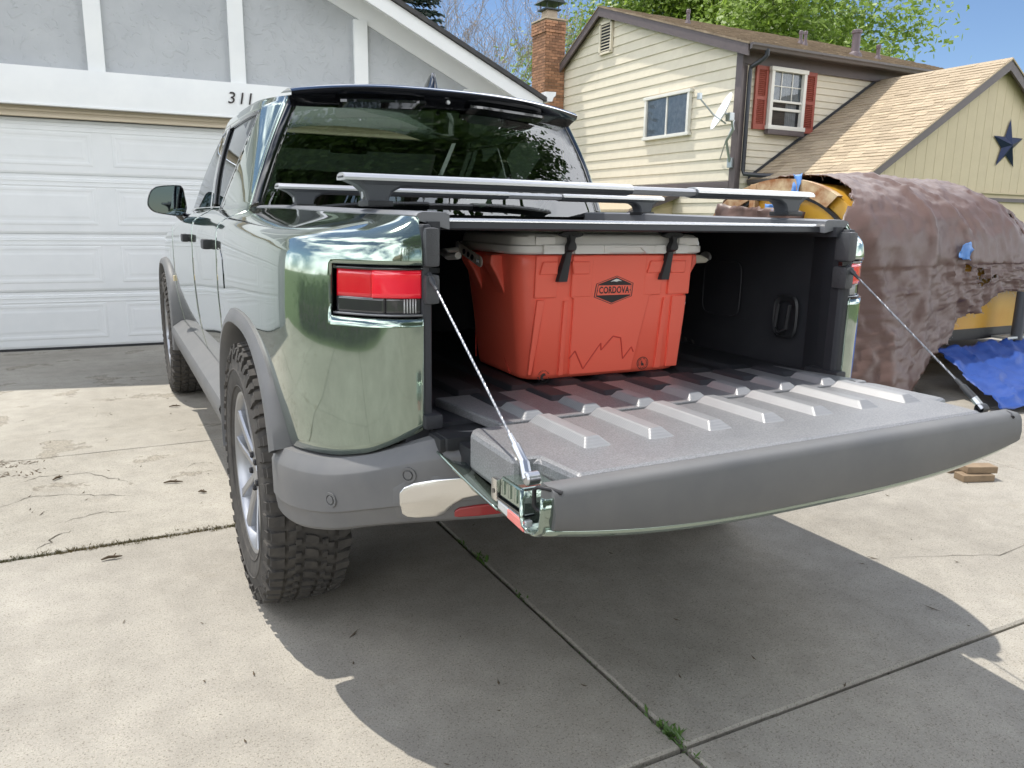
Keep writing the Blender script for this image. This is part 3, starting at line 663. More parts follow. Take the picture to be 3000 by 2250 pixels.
def bp_(q,z):
    x,y=catmull(PP,q); tx,ty,zt=catmull(TT,q)
    w=interp(WT,max(0,zt-z)); k=1-.75*max(0,min(1,(q-11)/4))
    i=interp(LI,z)*k
    # inward normal in plan
    xa,ya=catmull(PP,q-.05); xb,yb=catmull(PP,q+.05); dx,dy=xb-xa,yb-ya; l=math.hypot(dx,dy) or 1
    nx,ny=-dy/l,dx/l      # inward (towards +x on the side)
    return Vector((x+(tx-x)*w+nx*i,y+(ty-y)*w+ny*i,z))
def q_of_y(y):
    a,b=0,len(PP)-1
    for _ in range(50):
        m=(a+b)/2
        if catmull(PP,m)[1]>y: a=m
        else: b=m
    return (a+b)/2
YA=1.025; YB=YA+3.45
def arch(y,a=.553,b=.530,e=2.6):
    best=0
    for yc in (YA,YB):
        d=abs(y-yc)/a
        if d<1: best=max(best,.43+b*(1-d**e)**(1/e))
    return best
def zbot(q):
    y=catmull(PP,q)[1]; z=arch(y)
    base=.56
    if q>11.6: base=interp([(11.6,.60),(12,.665),(13,.678),(14,.692),(15,.715),(16,.745),(17,.775)],q)
    if y>5.0: base=.62
    return max(base,z)
def panel(name,q0,q1,n,rows=None,zb=zbot,zt=None,m='green_paint',parent=TR,off=0,both=True,nt=26,skip=None):
    b=MB(); P=[]
    for i in range(n+1):
        q=q0+(q1-q0)*i/n; z0=zb(q); z1=(zt(q) if zt else catmull(TT,q)[2]); r=[]
        for j in range(nt+1):
            t=j/nt; t=1-(1-t)**1.7 if zt is None else t
            v=bp_(q,z0+(z1-z0)*t)
            if off:
                v2=bp_(q+.02,v.z)-bp_(q-.02,v.z); v=v+Vector((v2.y,-v2.x,0)).normalized()*off*(1 if True else 0)
            r.append(v)
        P.append(r)
    b.grid(P)
    o=b.out(name,m,parent,smooth=35,fix=False,solid=0)
    flip(o,Vector((-1,-.2,.1)))
    o.modifiers.new('thickness','SOLIDIFY').thickness=.012; o.modifiers[-1].offset=-1
    if both:
        me=o.data.copy(); me.transform(Matrix.Scale(-1,4,(1,0,0))); me.flip_normals(); o2=obj(name,me,parent); o2.modifiers.new('thickness','SOLIDIFY').thickness=.012; o2.modifiers[-1].offset=-1
    return o
def flip(o,d):
    me=o.data; s=Vector((0,0,0))
    for p in me.polygons: s+=p.normal*p.area
    if s.dot(d)<0: me.flip_normals()
def both(b,name,m,parent=TR,**k):
    a=b.out(name,m,parent,**k); c=b.mirrored().out(name,m,parent,**k); return a,c
GAP=.006
qd0,qd1,qd2=q_of_y(3.78),q_of_y(2.66),q_of_y(1.68)
panel('front_fender',.6,qd0-.01,64)
panel('front_door',qd0+.005,qd1-.005,26)
panel('rear_door',qd1+.005,qd2-.008,26)
# bed side with the tail-lamp cut-out: front part, below, above
QL=14.0
LZ0=lambda q: 1.030+.012*max(0,(15-q)/1.2)*0; LZ1=lambda q:1.160
def bedside():
    b=MB(); P=[]; n=112; q0,q1=qd2+.004,17
    qs=[q0+(QL-q0)*i/80 for i in range(81)]+[QL+(q1-QL)*i/32 for i in range(1,33)]
    for q in qs:
        z0=zbot(q); zt=catmull(TT,q)[2]
        zs=[z0+(1.034-z0)*j/14 for j in range(15)]+[1.034+.120*j/4 for j in range(1,5)]+[1.154+(zt-1.154)*(1-(1-j/18)**1.7) for j in range(1,19)]
        P.append([bp_(q,z) for z in zs])
    nc=len(P[0]); V=[p for r in P for p in r]; F=[]
    for i in range(len(P)-1):
        for j in range(nc-1):
            if i>=80 and 14<=j<18: continue
            F.append((i*nc+j,i*nc+j+1,(i+1)*nc+j+1,(i+1)*nc+j))
    b.add(V,F); o=b.out('bed_side','green_paint',TR,smooth=35,fix=False); flip(o,Vector((-1,-.2,.1)))
    me=o.data.copy(); me.transform(Matrix.Scale(-1,4,(1,0,0))); me.flip_normals(); o2=obj('bed_side',me,TR)
    for k in (o,o2): md=k.modifiers.new('thickness','SOLIDIFY'); md.thickness=.012; md.offset=-1
bedside()
# tail lamp: recessed housing, red lens, smoked lower lens
def patch(name,q0,q1,z0,z1,off,m,parent,n=20,nt=6,solid=0):
    b=MB(); P=[]
    for i in range(n+1):
        q=q0+(q1-q0)*i/n; r=[]
        for j in range(nt+1):
            z=z0+(z1-z0)*j/nt; v=bp_(q,z); d=bp_(min(17,q+.05),z)-bp_(q-.05,z); nn=Vector((d.y,-d.x,0)).normalized()
            if nn.x>0 and nn.y>-.5: nn=-nn
            r.append(v+nn*off)
        P.append(r)
    b.grid(P); out=[]
    for s in (0,1):
        bb=b if s==0 else b.mirrored()
        o=bb.out(name,m,parent[s] if isinstance(parent,(list,tuple)) else parent,smooth=40,fix=False); flip(o,Vector((-.7 if s==0 else .7,-1,0))); 
        if solid: md=o.modifiers.new('thickness','SOLIDIFY'); md.thickness=solid; md.offset=-1
        out.append(o)
    return out
tl=patch('tail_lamp',QL+.02,17,1.036,1.152,-.03,'black_plastic',TR)
# housing returns
for k,(z,) in enumerate(((1.036,),(1.152,))):
    b=MB(); P=[[],[]]
    for i in range(21):
        q=QL+.02+(17-QL-.02)*i/20; v=bp_(q,z); d=bp_(min(17,q+.05),z)-bp_(q-.05,z); nn=Vector((d.y,-d.x,0)).normalized()
        P[0].append(v+nn*.001); P[1].append(v-nn*.034)
    b.grid(P); both(b,'lamp_return','piano_black',TR,fix=False)
patch('bezel',QL+.05,17,1.143,1.150,-.004,'piano_black',tl,solid=.012,nt=1)
patch('bezel',QL+.05,17,1.038,1.043,-.006,'clear_dim',tl,solid=.012,nt=1)
patch('red_lens',QL+.12,15.15,1.080,1.142,-.010,'red_lens_deep',tl,solid=.01); patch('red_lens',15.18,16.92,1.080,1.143,-.007,'red_lens',tl,solid=.01)
patch('smoked_lens',QL+.12,15.6,1.044,1.080,-.010,'smoke_lens',tl,solid=.01); patch('clear_lens',15.62,16.9,1.044,1.080,-.012,'smoke_lens',tl,solid=.01)
for k in range(5): patch('lamp_bar',16.28+.095*k,16.32+.095*k,1.046,1.078,-.009,'clear_lens',tl,n=1,nt=1,solid=.01)
# rear edge flange of the bed side, body colour
b=MB(); 
P=[[Vector((-.70,.115+w,z)) for w in (0,.02)] for z in (.775,1.26)]
# charge / tunnel lid seam pieces on the side
panel('tunnel_door',qd2-.004,qd2+.0,1) if False else None
def seam(pts,name='seam'):
    b=MB(); P=[]
    for y,z in pts:
        v=bp_(q_of_y(y),z); P.append(v+Vector((-.0004,0,0)))
    b.tube(P,.0022,6); both(b,name,'piano_black',TR,fix=False)
seam([(1.60,1.135),(1.52,1.13),(1.46,1.10),(1.43,1.05),(1.43,1.0)])
# wheel-arch flares
def flare(yc):
    b=MB(); rows=[]
    for i in range(49):
        ph=rad(-12+(173 if yc==YA else 204)*i/48)
        def pt(a,bb,e=2.6):
            c,s=math.cos(ph),math.sin(ph); y=yc+a*math.copysign(abs(c)**(2/e),c); z=.43+ (bb*abs(s)**(2/e) if s>0 else -.35*abs(s)**.8*.45)
            return y,z
        yo,zo=pt(.556,.533); yi,zi=pt(.516,.490); ym,zm=pt(.545,.522)
        xo=bp_(q_of_y(yo),max(.5,zo)).x
        rows.append([Vector((xo+.012,yo,zo)),Vector((xo-.006,yo,zo)),Vector((min(-.976,xo-.012),ym,zm)),Vector((-.984,(ym+yi)/2,(zm+zi)/2)),Vector((-.985,yi,zi)),Vector((-.96,yi+(.01 if yi<yc else -.01),zi-.008)),Vector((-.86,yi,zi))])
    b.grid(rows); a,c=both(b,'wheel_flare','cladding',TR,smooth=40,fix=False); flip(a,Vector((-1,0,0))); flip(c,Vector((1,0,0)))
    # liner
    b=MB(); rows=[]
    for i in range(33):
        ph=rad(4+172*i/32); c,s=math.cos(ph),math.sin(ph); y=yc+.515*math.copysign(abs(c)**(2/2.6),c); z=.43+(.488*abs(s)**(2/2.6) if s>0 else -.2*abs(s))
        rows.append([Vector((-.95,y,z)),Vector((-.76,y,z)),Vector((-.755,y,min(z,.74))),Vector((-.55,y,min(z,.74)))])
    b.grid(rows); b.prism([(yc-.52,.5),(yc+.52,.5),(yc+.52,.74),(yc-.52,.74)],-.56,-.54,'yz'); both(b,'wheel_well','black_plastic',TR,fix=False)
flare(YA); flare(YB)
# rocker cladding with step
b=MB(); rows=[]
for y in (3.93,3.88,3.6,2.8,2.0,1.68,1.60):
    rows.append([Vector((-.90,y,.585)),Vector((-.925,y,.58)),Vector((-.975,y,.545)),Vector((-.985,y,.515)),Vector((-.965,y,.43)),Vector((-.93,y,.375)),Vector((-.82,y,.345)),Vector((-.7,y,.345))])
b.grid(rows); a,c=both(b,'rocker_panel','cladding',TR,smooth=35,fix=False); flip(a,Vector((-1,0,0))); flip(c,Vector((1,0,0)))
# ---- dark core so no light leaks through gaps: floor pan, cab tub, nose
core=MB().box((0,2.95,.47),(1.62,4.3,.22)).box((0,4.5,.78),(1.0,1.3,.5)).box((0,2.7,.75),(1.66,1.7,.5)).box((0,1.1,.60),(.9,1.0,.2)); core.out('underbody','black_plastic',TR,fix=False)
MB().tube([(-.8,YA,.43),(.8,YA,.43)],.06,10).tube([(-.8,YB,.43),(.8,YB,.43)],.06,10).out('axle','dark_metal',TR)
# ---- bumper
BP=[(-.960,.553),(-.953,.49),(-.932,.385),(-.884,.265),(-.822,.18),(-.755,.115),(-.68,.062),(-.55,.02),(-.35,-.012),(0,-.025)]
BZT=[.655,.66,.672,.688,.712,.742,.768,.775,.775,.775]; BZB=[.455,.45,.462,.49,.52,.54,.552,.555,.555,.555]
def bump(q,f):
    x,y=catmull(BP,q); xa,ya=catmull(BP,q-.05); xb,yb=catmull(BP,q+.05); dx,dy=xb-xa,yb-ya; l=math.hypot(dx,dy) or 1
    nx,ny=dy/l,-dx/l
    zt=catmull([(v,) for v in BZT],q)[0]; zb=catmull([(v,) for v in BZB],q)[0]
    d=interp([(0,-.03),(.02,-.004),(.19,.031),(.21,.0325),(.68,.030),(.71,.022),(.92,.006),(.96,-.004),(1,-.03)],f)
    d*=interp([(0,.45),(2,.6),(5,1)],q) if d>0 else 1
    return Vector((x+nx*d,y+ny*d,zt+(zb-zt)*f))
b=MB(); fs=[0,.02,.1,.19,.21,.40,.55,.68,.71,.82,.92,.96,1]
P=[[bump(9*i/60,f) for f in fs] for i in range(61)]; P=[[v+Vector((.10,.002,0)) for v in P[0]]]+P; R=[[Vector((-v.x,v.y,v.z)) for v in r] for r in reversed(P[:-1])]
b.grid(P+R); o=b.out('rear_bumper','cladding',TR,smooth=26,fix=False); flip(o,Vector((0,-1,0))); bumper=o
MB().box((0,.36,.64),(1.24,.42,.14)).out('bumper_core','black_plastic',TR,fix=False)
# satin tow-hook surround, reflectors, sensors
def bplate(poly,off,m,name,parent,solid=.008):
    # poly in (q,f) bumper coordinates, dense grid between left and right boundary columns: list of (q,f_top,f_bottom)
    for mir in (0,1):
        b=MB(); rows=[]
        for q,f0,f1 in poly:
            r=[]
            for k in range(7):
                v=bump(q,f0+(f1-f0)*k/6); e=bump(min(9,q+.05),.4)-bump(q-.05,.4); nn=Vector((e.y,-e.x,0)).normalized(); r.append(v+nn*off)
            rows.append(r)
        b.grid(rows)
        if mir: b=b.mirrored()
        o=b.out(name,m,parent,smooth=50,fix=False); flip(o,Vector((0,-1,0)))
        md=o.modifiers.new('thickness','SOLIDIFY'); md.thickness=solid; md.offset=-1
        md=o.modifiers.new('bevel','BEVEL'); md.width=.003; md.segments=2; md.limit_method='ANGLE'
def qx(x):
    a,b=0,9
    for _ in range(40):
        m=(a+b)/2
        if catmull(BP,m)[0]<x: a=m
        else: b=m
    return a
bplate([(qx(x),a,c) for x,a,c in ((-.752,.52,.80),(-.742,.46,.86),(-.725,.43,.88),(-.69,.42,.88),(-.675,.42,.86),(-.655,.42,.74),(-.635,.42,.66),(-.6,.42,.63),(-.5,.42,.62),(-.3,.42,.62))],.005,'satin_silver','tow_plate',TR)
bplate([(qx(x),a,c) for x,a,c in ((-.752-.012,.46,.86),(-.742,.40,.92),(-.69,.385,.94),(-.6,.385,.94),(-.3,.385,.94))],.001,'cladding','tow_plate_surround',TR,.004)
bplate([(qx(x),a,c) for x,a,c in ((-.652,.83,.89),(-.642,.79,.90),(-.60,.765,.90),(-.40,.75,.89))],.006,'reflector_red','reflector',TR)
def sensor(q,f):
    for s in (1,-1):
        v=bump(q,f); e=bump(q+.05,f)-bump(q-.05,f); nn=Vector((e.y,-e.x,0)).normalized(); M_=Matrix.Translation(v+nn*.003)@nn.to_track_quat('Z','Y').to_matrix().to_4x4()
        b=MB().lathe([(.0,.001),(.0095,.001),(.0105,-.004),(.012,-.004),(.013,.0),(.0185,.0),(.019,-.003)],'z',24).xf(M_)
        (b if s>0 else b.mirrored()).out('parking_sensor','cladding',TR,smooth=30,fix=True)
sensor(qx(-.735),.33); sensor(qx(-.875),.52)
# ---- bed tub
FZ=.79
b=MB()
# inner side walls with wheel-house swell, front wall
for s in (1,):
    rows=[]
    for y in (.16,.2,.30,.45,.6,.8,1.0,1.2,1.4,1.56):
        sw=.0
        rows.append([Vector((-(.700 if y<.22 else .735)+0*z,y,z)) for z in (.74,.80,.9,1.0,1.1,1.2,1.25)])
    b.grid(rows)
a,c=both(b,'bed_wall','bed_plastic',TR,fix=False,solid=.02); flip(a,Vector((1,0,0))); flip(c,Vector((-1,0,0)))
box('bed_front_wall',(0,1.58,1.0),(1.5,.04,.5),'bed_plastic',TR)
box('bed_floor',(0,.86,FZ-.03),(1.48,1.46,.04),'bed_plastic',TR)
def rib(x,w,y0,y1,z,h,m,parent,taper=.02,endt=.045):
    w2=w/2
    V=[(x-w2,y0,z),(x+w2,y0,z),(x+w2,y1,z),(x-w2,y1,z)]
    t=taper; V+=[(x-w2+t,y0+endt,z+h),(x+w2-t,y0+endt,z+h),(x+w2-t,y1-.01,z+h),(x-w2+t,y1-.01,z+h)]
    F=[(4,5,6,7),(0,1,5,4),(1,2,6,5),(2,3,7,6),(3,0,4,7)]
    o=MB(); o.add(V,F); o=o.out('rib',m,parent,bevel=.004,smooth=None); return o
RX=[.03+.1645*(k-3) for k in range(7)]
bf=[o for o in TR.children if o.name.startswith('bed_floor')][0]
for x in RX+[RX[0]-.1645,]: rib(x,.09,.36,1.5,FZ-.010,.014,'bed_plastic',bf,.014,.03)
# bed lamps, tie-down cups, recess outlines on the inner walls
for s in (-1,1):
    X=s*.716
    MB().lathe([(0,.006),(.02,.006),(.024,.0)],'x',20).xf(Matrix.Translation((X-s*.002,.80,1.13))@Matrix.Diagonal((-s,1.4,.9,1))).out('bed_lamp','clear_lens',TR,fix=True)
    t=MB(); t.grid([[Vector((X,.38+.055*math.copysign(abs(math.cos(a))**.5,math.cos(a))*k,.95+.075*math.copysign(abs(math.sin(a))**.6,math.sin(a))*k)) - Vector((s*d,0,0)) for a in [2*PI*i/28 for i in range(28)]] for k,d in ((1,.002),(.9,.008),(.8,.002),(.7,-.0))],closed=True)
    t.out('tie_down',  'black_plastic',TR,smooth=40)
    MB().tube([(X-s*.012,.355,.99),(X-s*.022,.355,.91),(X-s*.026,.38,.895),(X-s*.022,.405,.91),(X-s*.012,.405,.99)],.007,8).out('tie_down_loop','black_plastic',TR,smooth=40)
    t=MB(); 
    pts=[(X-s*.004,.70+.10*math.copysign(abs(math.cos(a))**.35,math.cos(a)),1.02+.10*math.copysign(abs(math.sin(a))**.35,math.sin(a))) for a in [2*PI*i/40 for i in range(41)]]
    t.tube(pts,.003,6).out('hatch_seam','bed_plastic',TR)
# tail posts either side of the opening
for s in (-1,1):
    b=MB(); poly=[(.70,.118),(.703,.150),(.715,.20),(.748,.30),(.728,.30),(.694,.22),(.676,.17),(.672,.138),(.678,.122)]
    b.prism([(s*x,y) for x,y in poly],.775,1.245,'xy'); b.out('tail_post','bed_plastic',TR,bevel=.006)
    # moulded latch housing, two stacked lobes
    for za,zb_,pr in ((1.150,1.238,.012),(1.066,1.134,.010)):
        MB().box((s*.680,.138-pr/2,(za+zb_)/2),(.036,.055,zb_-za),None,.012).out('latch_housing','grain_plastic',TR,fix=False,smooth=50)
    box('latch_slot',(s*.676,.128,1.142),(.036,.014,.012),'piano_black',TR)
    box('post_step',(s*.680,.165,.792),(.045,.13,.035),'bed_plastic',TR,.010)
    box('corner_cover',(s*.655,.075,.752),(.075,.075,.034),'black_plastic',TR,.008); box('corner_cover',(s*.575,.080,.748),(.07,.06,.03),'black_plastic',TR,.008)
box('sill_strip',(0,.085,.757),(1.36,.12,.03),'black_plastic',TR,.006)
# rails along the top of the bed sides
b=MB(); rows=[]
for i in range(41):
    q=q_of_y(1.66)+(17-q_of_y(1.66))*i/40; x,y,z=catmull(TT,q)
    tt=Vector(catmull(TT,min(17,q+.05))[:2])-Vector(catmull(TT,q-.05)[:2]); tt.normalize(); inn=Vector((-tt.y,tt.x))
    if inn.x<0: inn=-inn
    if q>15.5: inn=Vector((1,.15)).normalized()
    P0=Vector((x,y,z))
    rows.append([P0+Vector((inn.x*d,inn.y*d,h)) for d,h in ((.0,-.010),(-.003,.0),(.003,.006),(.014,.009),(.075,.009),(.085,.004),(.085,-.03))])
b.grid(rows); 
b.add(rows[-1],[tuple(range(7))])
a,c=both(b,'bed_rail','rail_trim',TR,smooth=45,fix=False); flip(a,Vector((0,0,1))); flip(c,Vector((0,0,1)))
# tonneau cover: slats and rear bar
tn=box('tonneau_cover',(0,.90,1.243),(1.29,1.36,.012),'bed_plastic',TR)
for k in range(9): box('cover_slat',(0,.30+.148*k,1.252),(1.285,.142,.010),'anthracite',tn,.004)
MB().prism([(.188,1.236),(.194,1.232),(.225,1.231),(.235,1.236),(.235,1.256),(.20,1.258),(.190,1.250)],-.648,.648,'yz').out('cover_rear_bar','anthracite',TR)
MB().prism([(.1885,1.2515),(.190,1.2545),(.196,1.2592),(.206,1.2595),(.206,1.2585),(.197,1.2575),(.1905,1.2535),(.1898,1.2515)],-.646,.646,'yz').out('cover_trim','satin_silver',TR)
for s in(-1,1): box('cover_guide',(s*.662,.62,1.236),(.03,.95,.03),'bed_plastic',TR)
# ---- crossbars
for yb in (.415,1.216):
    zt=1.362
    prof=[(-.036,-.004),(-.028,.006),(-.01,.009),(.01,.009),(.028,.006),(.036,-.004),(.03,-.016),(.0,-.021),(-.03,-.016)]
    def barx(x0,x1,k,dz=0): return MB().prism([(yb+py*k,zt-.009+pz*k+dz) for py,pz in prof],x0,x1,'yz')
    cb=barx(-.75,.06,1).out('crossbar','bar_grey',TR,smooth=40,bevel=.002)
    barx(.30,.75,1).out('bar_section','bar_grey',cb,smooth=40,bevel=.002)
    barx(.05,.31,.82,.0).out('bar_section','bar_silver',cb,smooth=40)
    for x0,x1 in ((-.80,.058),(.302,.80)):
        MB().prism([(yb-.0385,zt-.0145),(yb-.0385,zt-.008),(yb-.030,zt-.001),(yb-.012,zt+.003),(yb+.012,zt+.003),(yb+.030,zt-.001),(yb+.0385,zt-.008),(yb+.0385,zt-.0145)],x0,x1,'yz').out('bar_top','bar_silver',cb,smooth=40)
    for s in(-1,1):
        sil=[(-.806,zt-.006),(-.79,zt-.016),(-.765,zt-.026),(-.748,zt-.040),(-.742,zt-.06),(-.74,1.288),(-.683,1.288),(-.684,zt-.058),(-.676,zt-.042),(-.655,zt-.031),(-.60,zt-.024),(-.60,zt-.008),(-.79,zt-.002)]
        b=MB().prism([(x*-s,z) for x,z in sil],yb-.030,yb+.030); ft=b.out('foot','bar_grey',cb,bevel=.007,smooth=50)
        MB().box((s*.7445,yb,1.318),(.006,.014,.03),None,.002).out('lock','steel',cb,fix=False)
        box('foot_pad',(s*.712,yb,1.292),(.066,.085,.014),'black_plastic',cb,.004)
# ---- cab greenhouse
GB=[(0,4.05),(-.45,4.0),(-.70,3.9),(-.825,3.72),(-.845,3.5),(-.845,2.65),(-.842,2.33),(-.835,1.95),(-.828,1.80),(-.812,1.71),(-.782,1.665),(-.40,1.64),(0,1.635)]
GR=[(0,3.10),(-.42,3.08),(-.60,3.03),(-.695,2.95),(-.715,2.8),(-.722,2.65),(-.722,2.2),(-.715,1.98),(-.692,1.87),(-.652,1.775),(-.603,1.735),(-.35,1.705),(0,1.70)]
ZB,ZT=1.283,1.724
def gh(g,v):
    a=catmull(GB,g); c=catmull(GR,g); k=.018*math.sin(PI*min(1,max(0,v))); x=a[0]+(c[0]-a[0])*v; y=a[1]+(c[1]-a[1])*v
    l=math.hypot(x,y-2.6) or 1
    return Vector((x+k*x/l*1.0,y+k*(y-2.6)/l,ZB+(ZT-ZB)*v))
def ghpanel(name,g0,g1,v0,v1,m,n=14,nv=12,mir=True,solid=.01,parent=TR,off=0):
    b=MB(); P=[]
    for j in range(nv+1):
        v=v0+(v1-v0)*j/nv; a=g0(v) if callable(g0) else g0; c=g1(v) if callable(g1) else g1; r=[]
        for i in range(n+1):
            p=gh(a+(c-a)*i/n,v)
            if off: d=Vector((p.x,p.y-2.6,0)).normalized(); p=p+d*off
            r.append(p)
        if mir is None: r=r+[Vector((-p.x,p.y,p.z)) for p in reversed(r[:-1])]
        P.append(r)
    b.grid(P); o=b.out(name,m,parent,smooth=40,fix=False)
    pc=sum((Vector(v.co) for v in o.data.vertices),Vector())/len(o.data.vertices); dd=Vector((pc.x,pc.y-2.6,0))
    flip(o,dd); outs=[o]
    if mir: 
        o2=b.mirrored().out(name,m,parent,smooth=40,fix=False); flip(o2,Vector((-dd.x,dd.y,0))); outs.append(o2)
    if solid:
        for q in outs: md=q.modifiers.new('thickness','SOLIDIFY'); md.thickness=solid; md.offset=-1
    return outs
ge=lambda v:6.0+1.75*v
ghpanel('windshield',0,2.25,0,.97,'windshield_glass',mir=None,solid=0)
ghpanel('a_pillar',2.25,3.05,0,1.0,'piano_black')
ghpanel('door_window',3.08,4.96,.02,.87,'door_glass',solid=0,off=-.012); ghpanel('door_window',5.16,lambda v:ge(v)-.10,.02,.87,'door_glass',solid=0,off=-.012)
ghpanel('b_pillar',4.93,5.19,0,.90,'piano_black',n=3)
ghpanel('window_trim',3.0,lambda v:ge(v),.87,.905,'piano_black',nv=2,n=20); ghpanel('window_trim',3.0,lambda v:ge(v),-.01,.03,'piano_black',nv=2,n=20)
ghpanel('window_trim',lambda v:ge(v)-.12,lambda v:ge(v)+.0,0,.9,'piano_black',n=2)
ghpanel('roof_side',2.9,lambda v:ge(v)+.2,.905,1.0,'green_paint',nv=4,n=24)
ghpanel('c_pillar',lambda v:ge(v)+.002,9.72,-.02,1.0,'green_paint',n=22)
ghpanel('window_edge',9.70,10.05,-.02,1.0,'piano_black',n=3)
rw=ghpanel('rear_window',10.02,12,-.02,.97,'privacy_glass',mir=None,n=16,solid=0)
# roof skin: green sides, black centre
def roofz(x,y):
    xr=.722 if y<2.7 else .722-.03*(y-2.7); return ZT+.066*max(0,1-(abs(x)/xr)**2.6)-.02*max(0,(y-2.5)/.6)**2
def roofx(y): return interp([(1.70,.575),(1.76,.64),(1.86,.69),(1.98,.715),(2.65,.722),(2.8,.715),(2.95,.695),(3.05,.60),(3.10,.45)],y)
def roof(xa,xb,m,name,mir):
    b=MB(); P=[]
    for i in range(31):
        y=1.70+1.39*i/30; X=roofx(y); r=[]
        for j in range(15):
            t=xa+(xb-xa)*j/14; x=-X*t; r.append(Vector((x,y,ZT+(roofz(x*.722/X,y)-ZT) )))
        P.append(r)
    b.grid(P); o=b.out(name,m,TR,smooth=50,fix=False); flip(o,Vector((0,0,1)))
    if mir: o=b.mirrored().out(name,m,TR,smooth=50,fix=False); flip(o,Vector((0,0,1)))
roof(1,.82,'green_paint','roof_edge',True); roof(.82,-.82,'piano_black','roof_panel',False)
# rear spoiler with its two lamp blisters
b=MB(); P=[]
for i in range(49):
    t=-1+2*i/48; x=t*.645; k=(1-abs(t)**5); zt=roofz(x*.98,1.8)+.004; bk=.035*abs(t)**3
    P.append([Vector((x,1.86,zt-.002)),Vector((x,1.72,zt)),Vector((x*1.0,1.635+bk,zt-.008*1)),Vector((x,1.615+bk,zt-.020)),Vector((x,1.622+bk,zt-.034)),Vector((x*.995,1.66+bk*.6,zt-.044-.010*k)),Vector((x*.99,1.695,zt-.052-.026*k)),Vector((x*.99,1.72,zt-.064-.026*k))])
b.grid(P); sp=b.out('roof_spoiler','piano_black',TR,smooth=40,fix=False); flip(sp,Vector((0,-1,.5)))
for s in(-1,1):
    b=MB(); rows=[]
    for x in (.10,.13,.15,.42,.44,.46):
        k=1 if .13<x<.445 else .2; zt=roofz(x,1.8)
        rows.append([Vector((s*x,1.662,zt-.046)),Vector((s*x,1.640-.026*k,zt-.058-.004*k)),Vector((s*x,1.640-.026*k,zt-.068-.004*k)),Vector((s*x,1.69,zt-.086))])
    b.grid(rows).out('lamp_blister','piano_black',sp,smooth=30,fix=True)
MB().lathe([(0,-.004),(.008,-.004),(.010,.002)],'y',16,(0,1.640,roofz(0,1.8)-.055)).out('camera_eye','steel',sp)
# shark fin
b=MB(); rows=[]
for z,y0,y1,w in ((0,1.76,2.02,.036),(.014,1.765,1.99,.030),(.034,1.775,1.93,.020),(.062,1.785,1.885,.013),(.084,1.792,1.85,.008),(.090,1.80,1.835,.002)):
    rows.append([Vector((w*math.sin(a),(y0+y1)/2+(y1-y0)/2*math.cos(a),roofz(0,1.85)-.004+z)) for a in [2*PI*k/20 for k in range(20)]])
b.grid(rows,closed=True); b.add(rows[-1],[tuple(range(20))]); b.out('antenna_fin','piano_black',TR,smooth=50)
# interior: tub, dash, seats
box('cabin_floor',(0,2.7,.98),(1.6,2.0,.04),'interior',TR); box('rear_bulkhead',(0,1.72,1.13),(1.5,.06,.34),'interior',TR)
box('dashboard',(0,3.62,1.20),(1.5,.42,.17),'interior',TR,.04)
MB().lathe([(.165,.0),(.18,.012),(.195,0),(.18,-.012)],'y',28,closed=True).xf(Matrix.Translation((-.38,3.28,1.22))@Matrix.Rotation(rad(-20),4,'X')).out('steering_wheel','interior',TR)
def seat(x,y,w,h):
    s=MB().box((x,y,1.12),(w,.16,h),Matrix.Rotation(rad(8),3,'X'),.05).out('seat_back','seat_fabric',TR,fix=False,smooth=40)
    MB().box((x,y-.06,1.12+h/2+.07),(w*.5,.10,.15),Matrix.Rotation(rad(8),3,'X'),.035).out('headrest','seat_fabric',s,fix=False,smooth=40)
    MB().tube([(x-.06,y-.05,1.1+h/2),(x-.06,y-.06,1.2+h/2)],.008,6).tube([(x+.06,y-.05,1.1+h/2),(x+.06,y-.06,1.2+h/2)],.008,6).out('headrest_post','steel',s)
for x in (-.39,.39): seat(x,2.75,.5,.46)
for x in (-.44,0,.44): seat(x,1.93,.42,.36)
MB().box((0,3.16,1.66),(.22,.04,.07),None,.02).out('inner_mirror','interior',TR,fix=False)
# hood, nose and headlamps
b=MB(); P=[]
for i in range(21):
    q=.6+(q_of_y(3.9)-.6)*i/20; x,y,z=catmull(TT,q); r=[]
    for j in range(17):
        t=-1+2*j/16; r.append(Vector((x*-t*-1,y+.06*(1-t*t)*(1 if i<6 else .3),z+.045*(1-abs(t)**3)-.012*(1 if abs(t)>.98 else 0))))
    P.append(r)
b.grid(P); o=b.out('hood','green_paint',TR,smooth=40,fix=False); flip(o,Vector((0,0,1)))
b=MB(); rows=[]
for z,d in ((1.0,0),(.95,.04),(.85,.06),(.7,.06),(.6,.05)):
    rows.append([Vector((t*.66,5.28+d+.08*(1-t*t),z)) for t in [-1+2*k/16 for k in range(17)]])
b.grid(rows).out('nose_panel','green_paint',TR,smooth=50)
b=MB(); rows=[]
for z,d in ((.64,.02),(.6,.06),(.5,.07),(.4,.05),(.36,-.02)):
    rows.append([Vector((t*.9,5.28+d+.12*(1-t*t)-.22*max(0,abs(t)-.7),z)) for t in [-1+2*k/20 for k in range(21)]])
b.grid(rows).out('front_bumper','cladding',TR,smooth=50,solid=.02)
for s in(-1,1):
    MB().lathe([(0,.02),(.05,.018),(.06,.0)],'y',24).xf(Matrix.Translation((s*.52,5.44,.86))@Matrix.Diagonal((.8,1,2.3,1))).out('headlamp','clear_lens',TR,smooth=40)
box('light_bar',(0,5.44,.93),(.9,.02,.015),'clear_lens',TR)
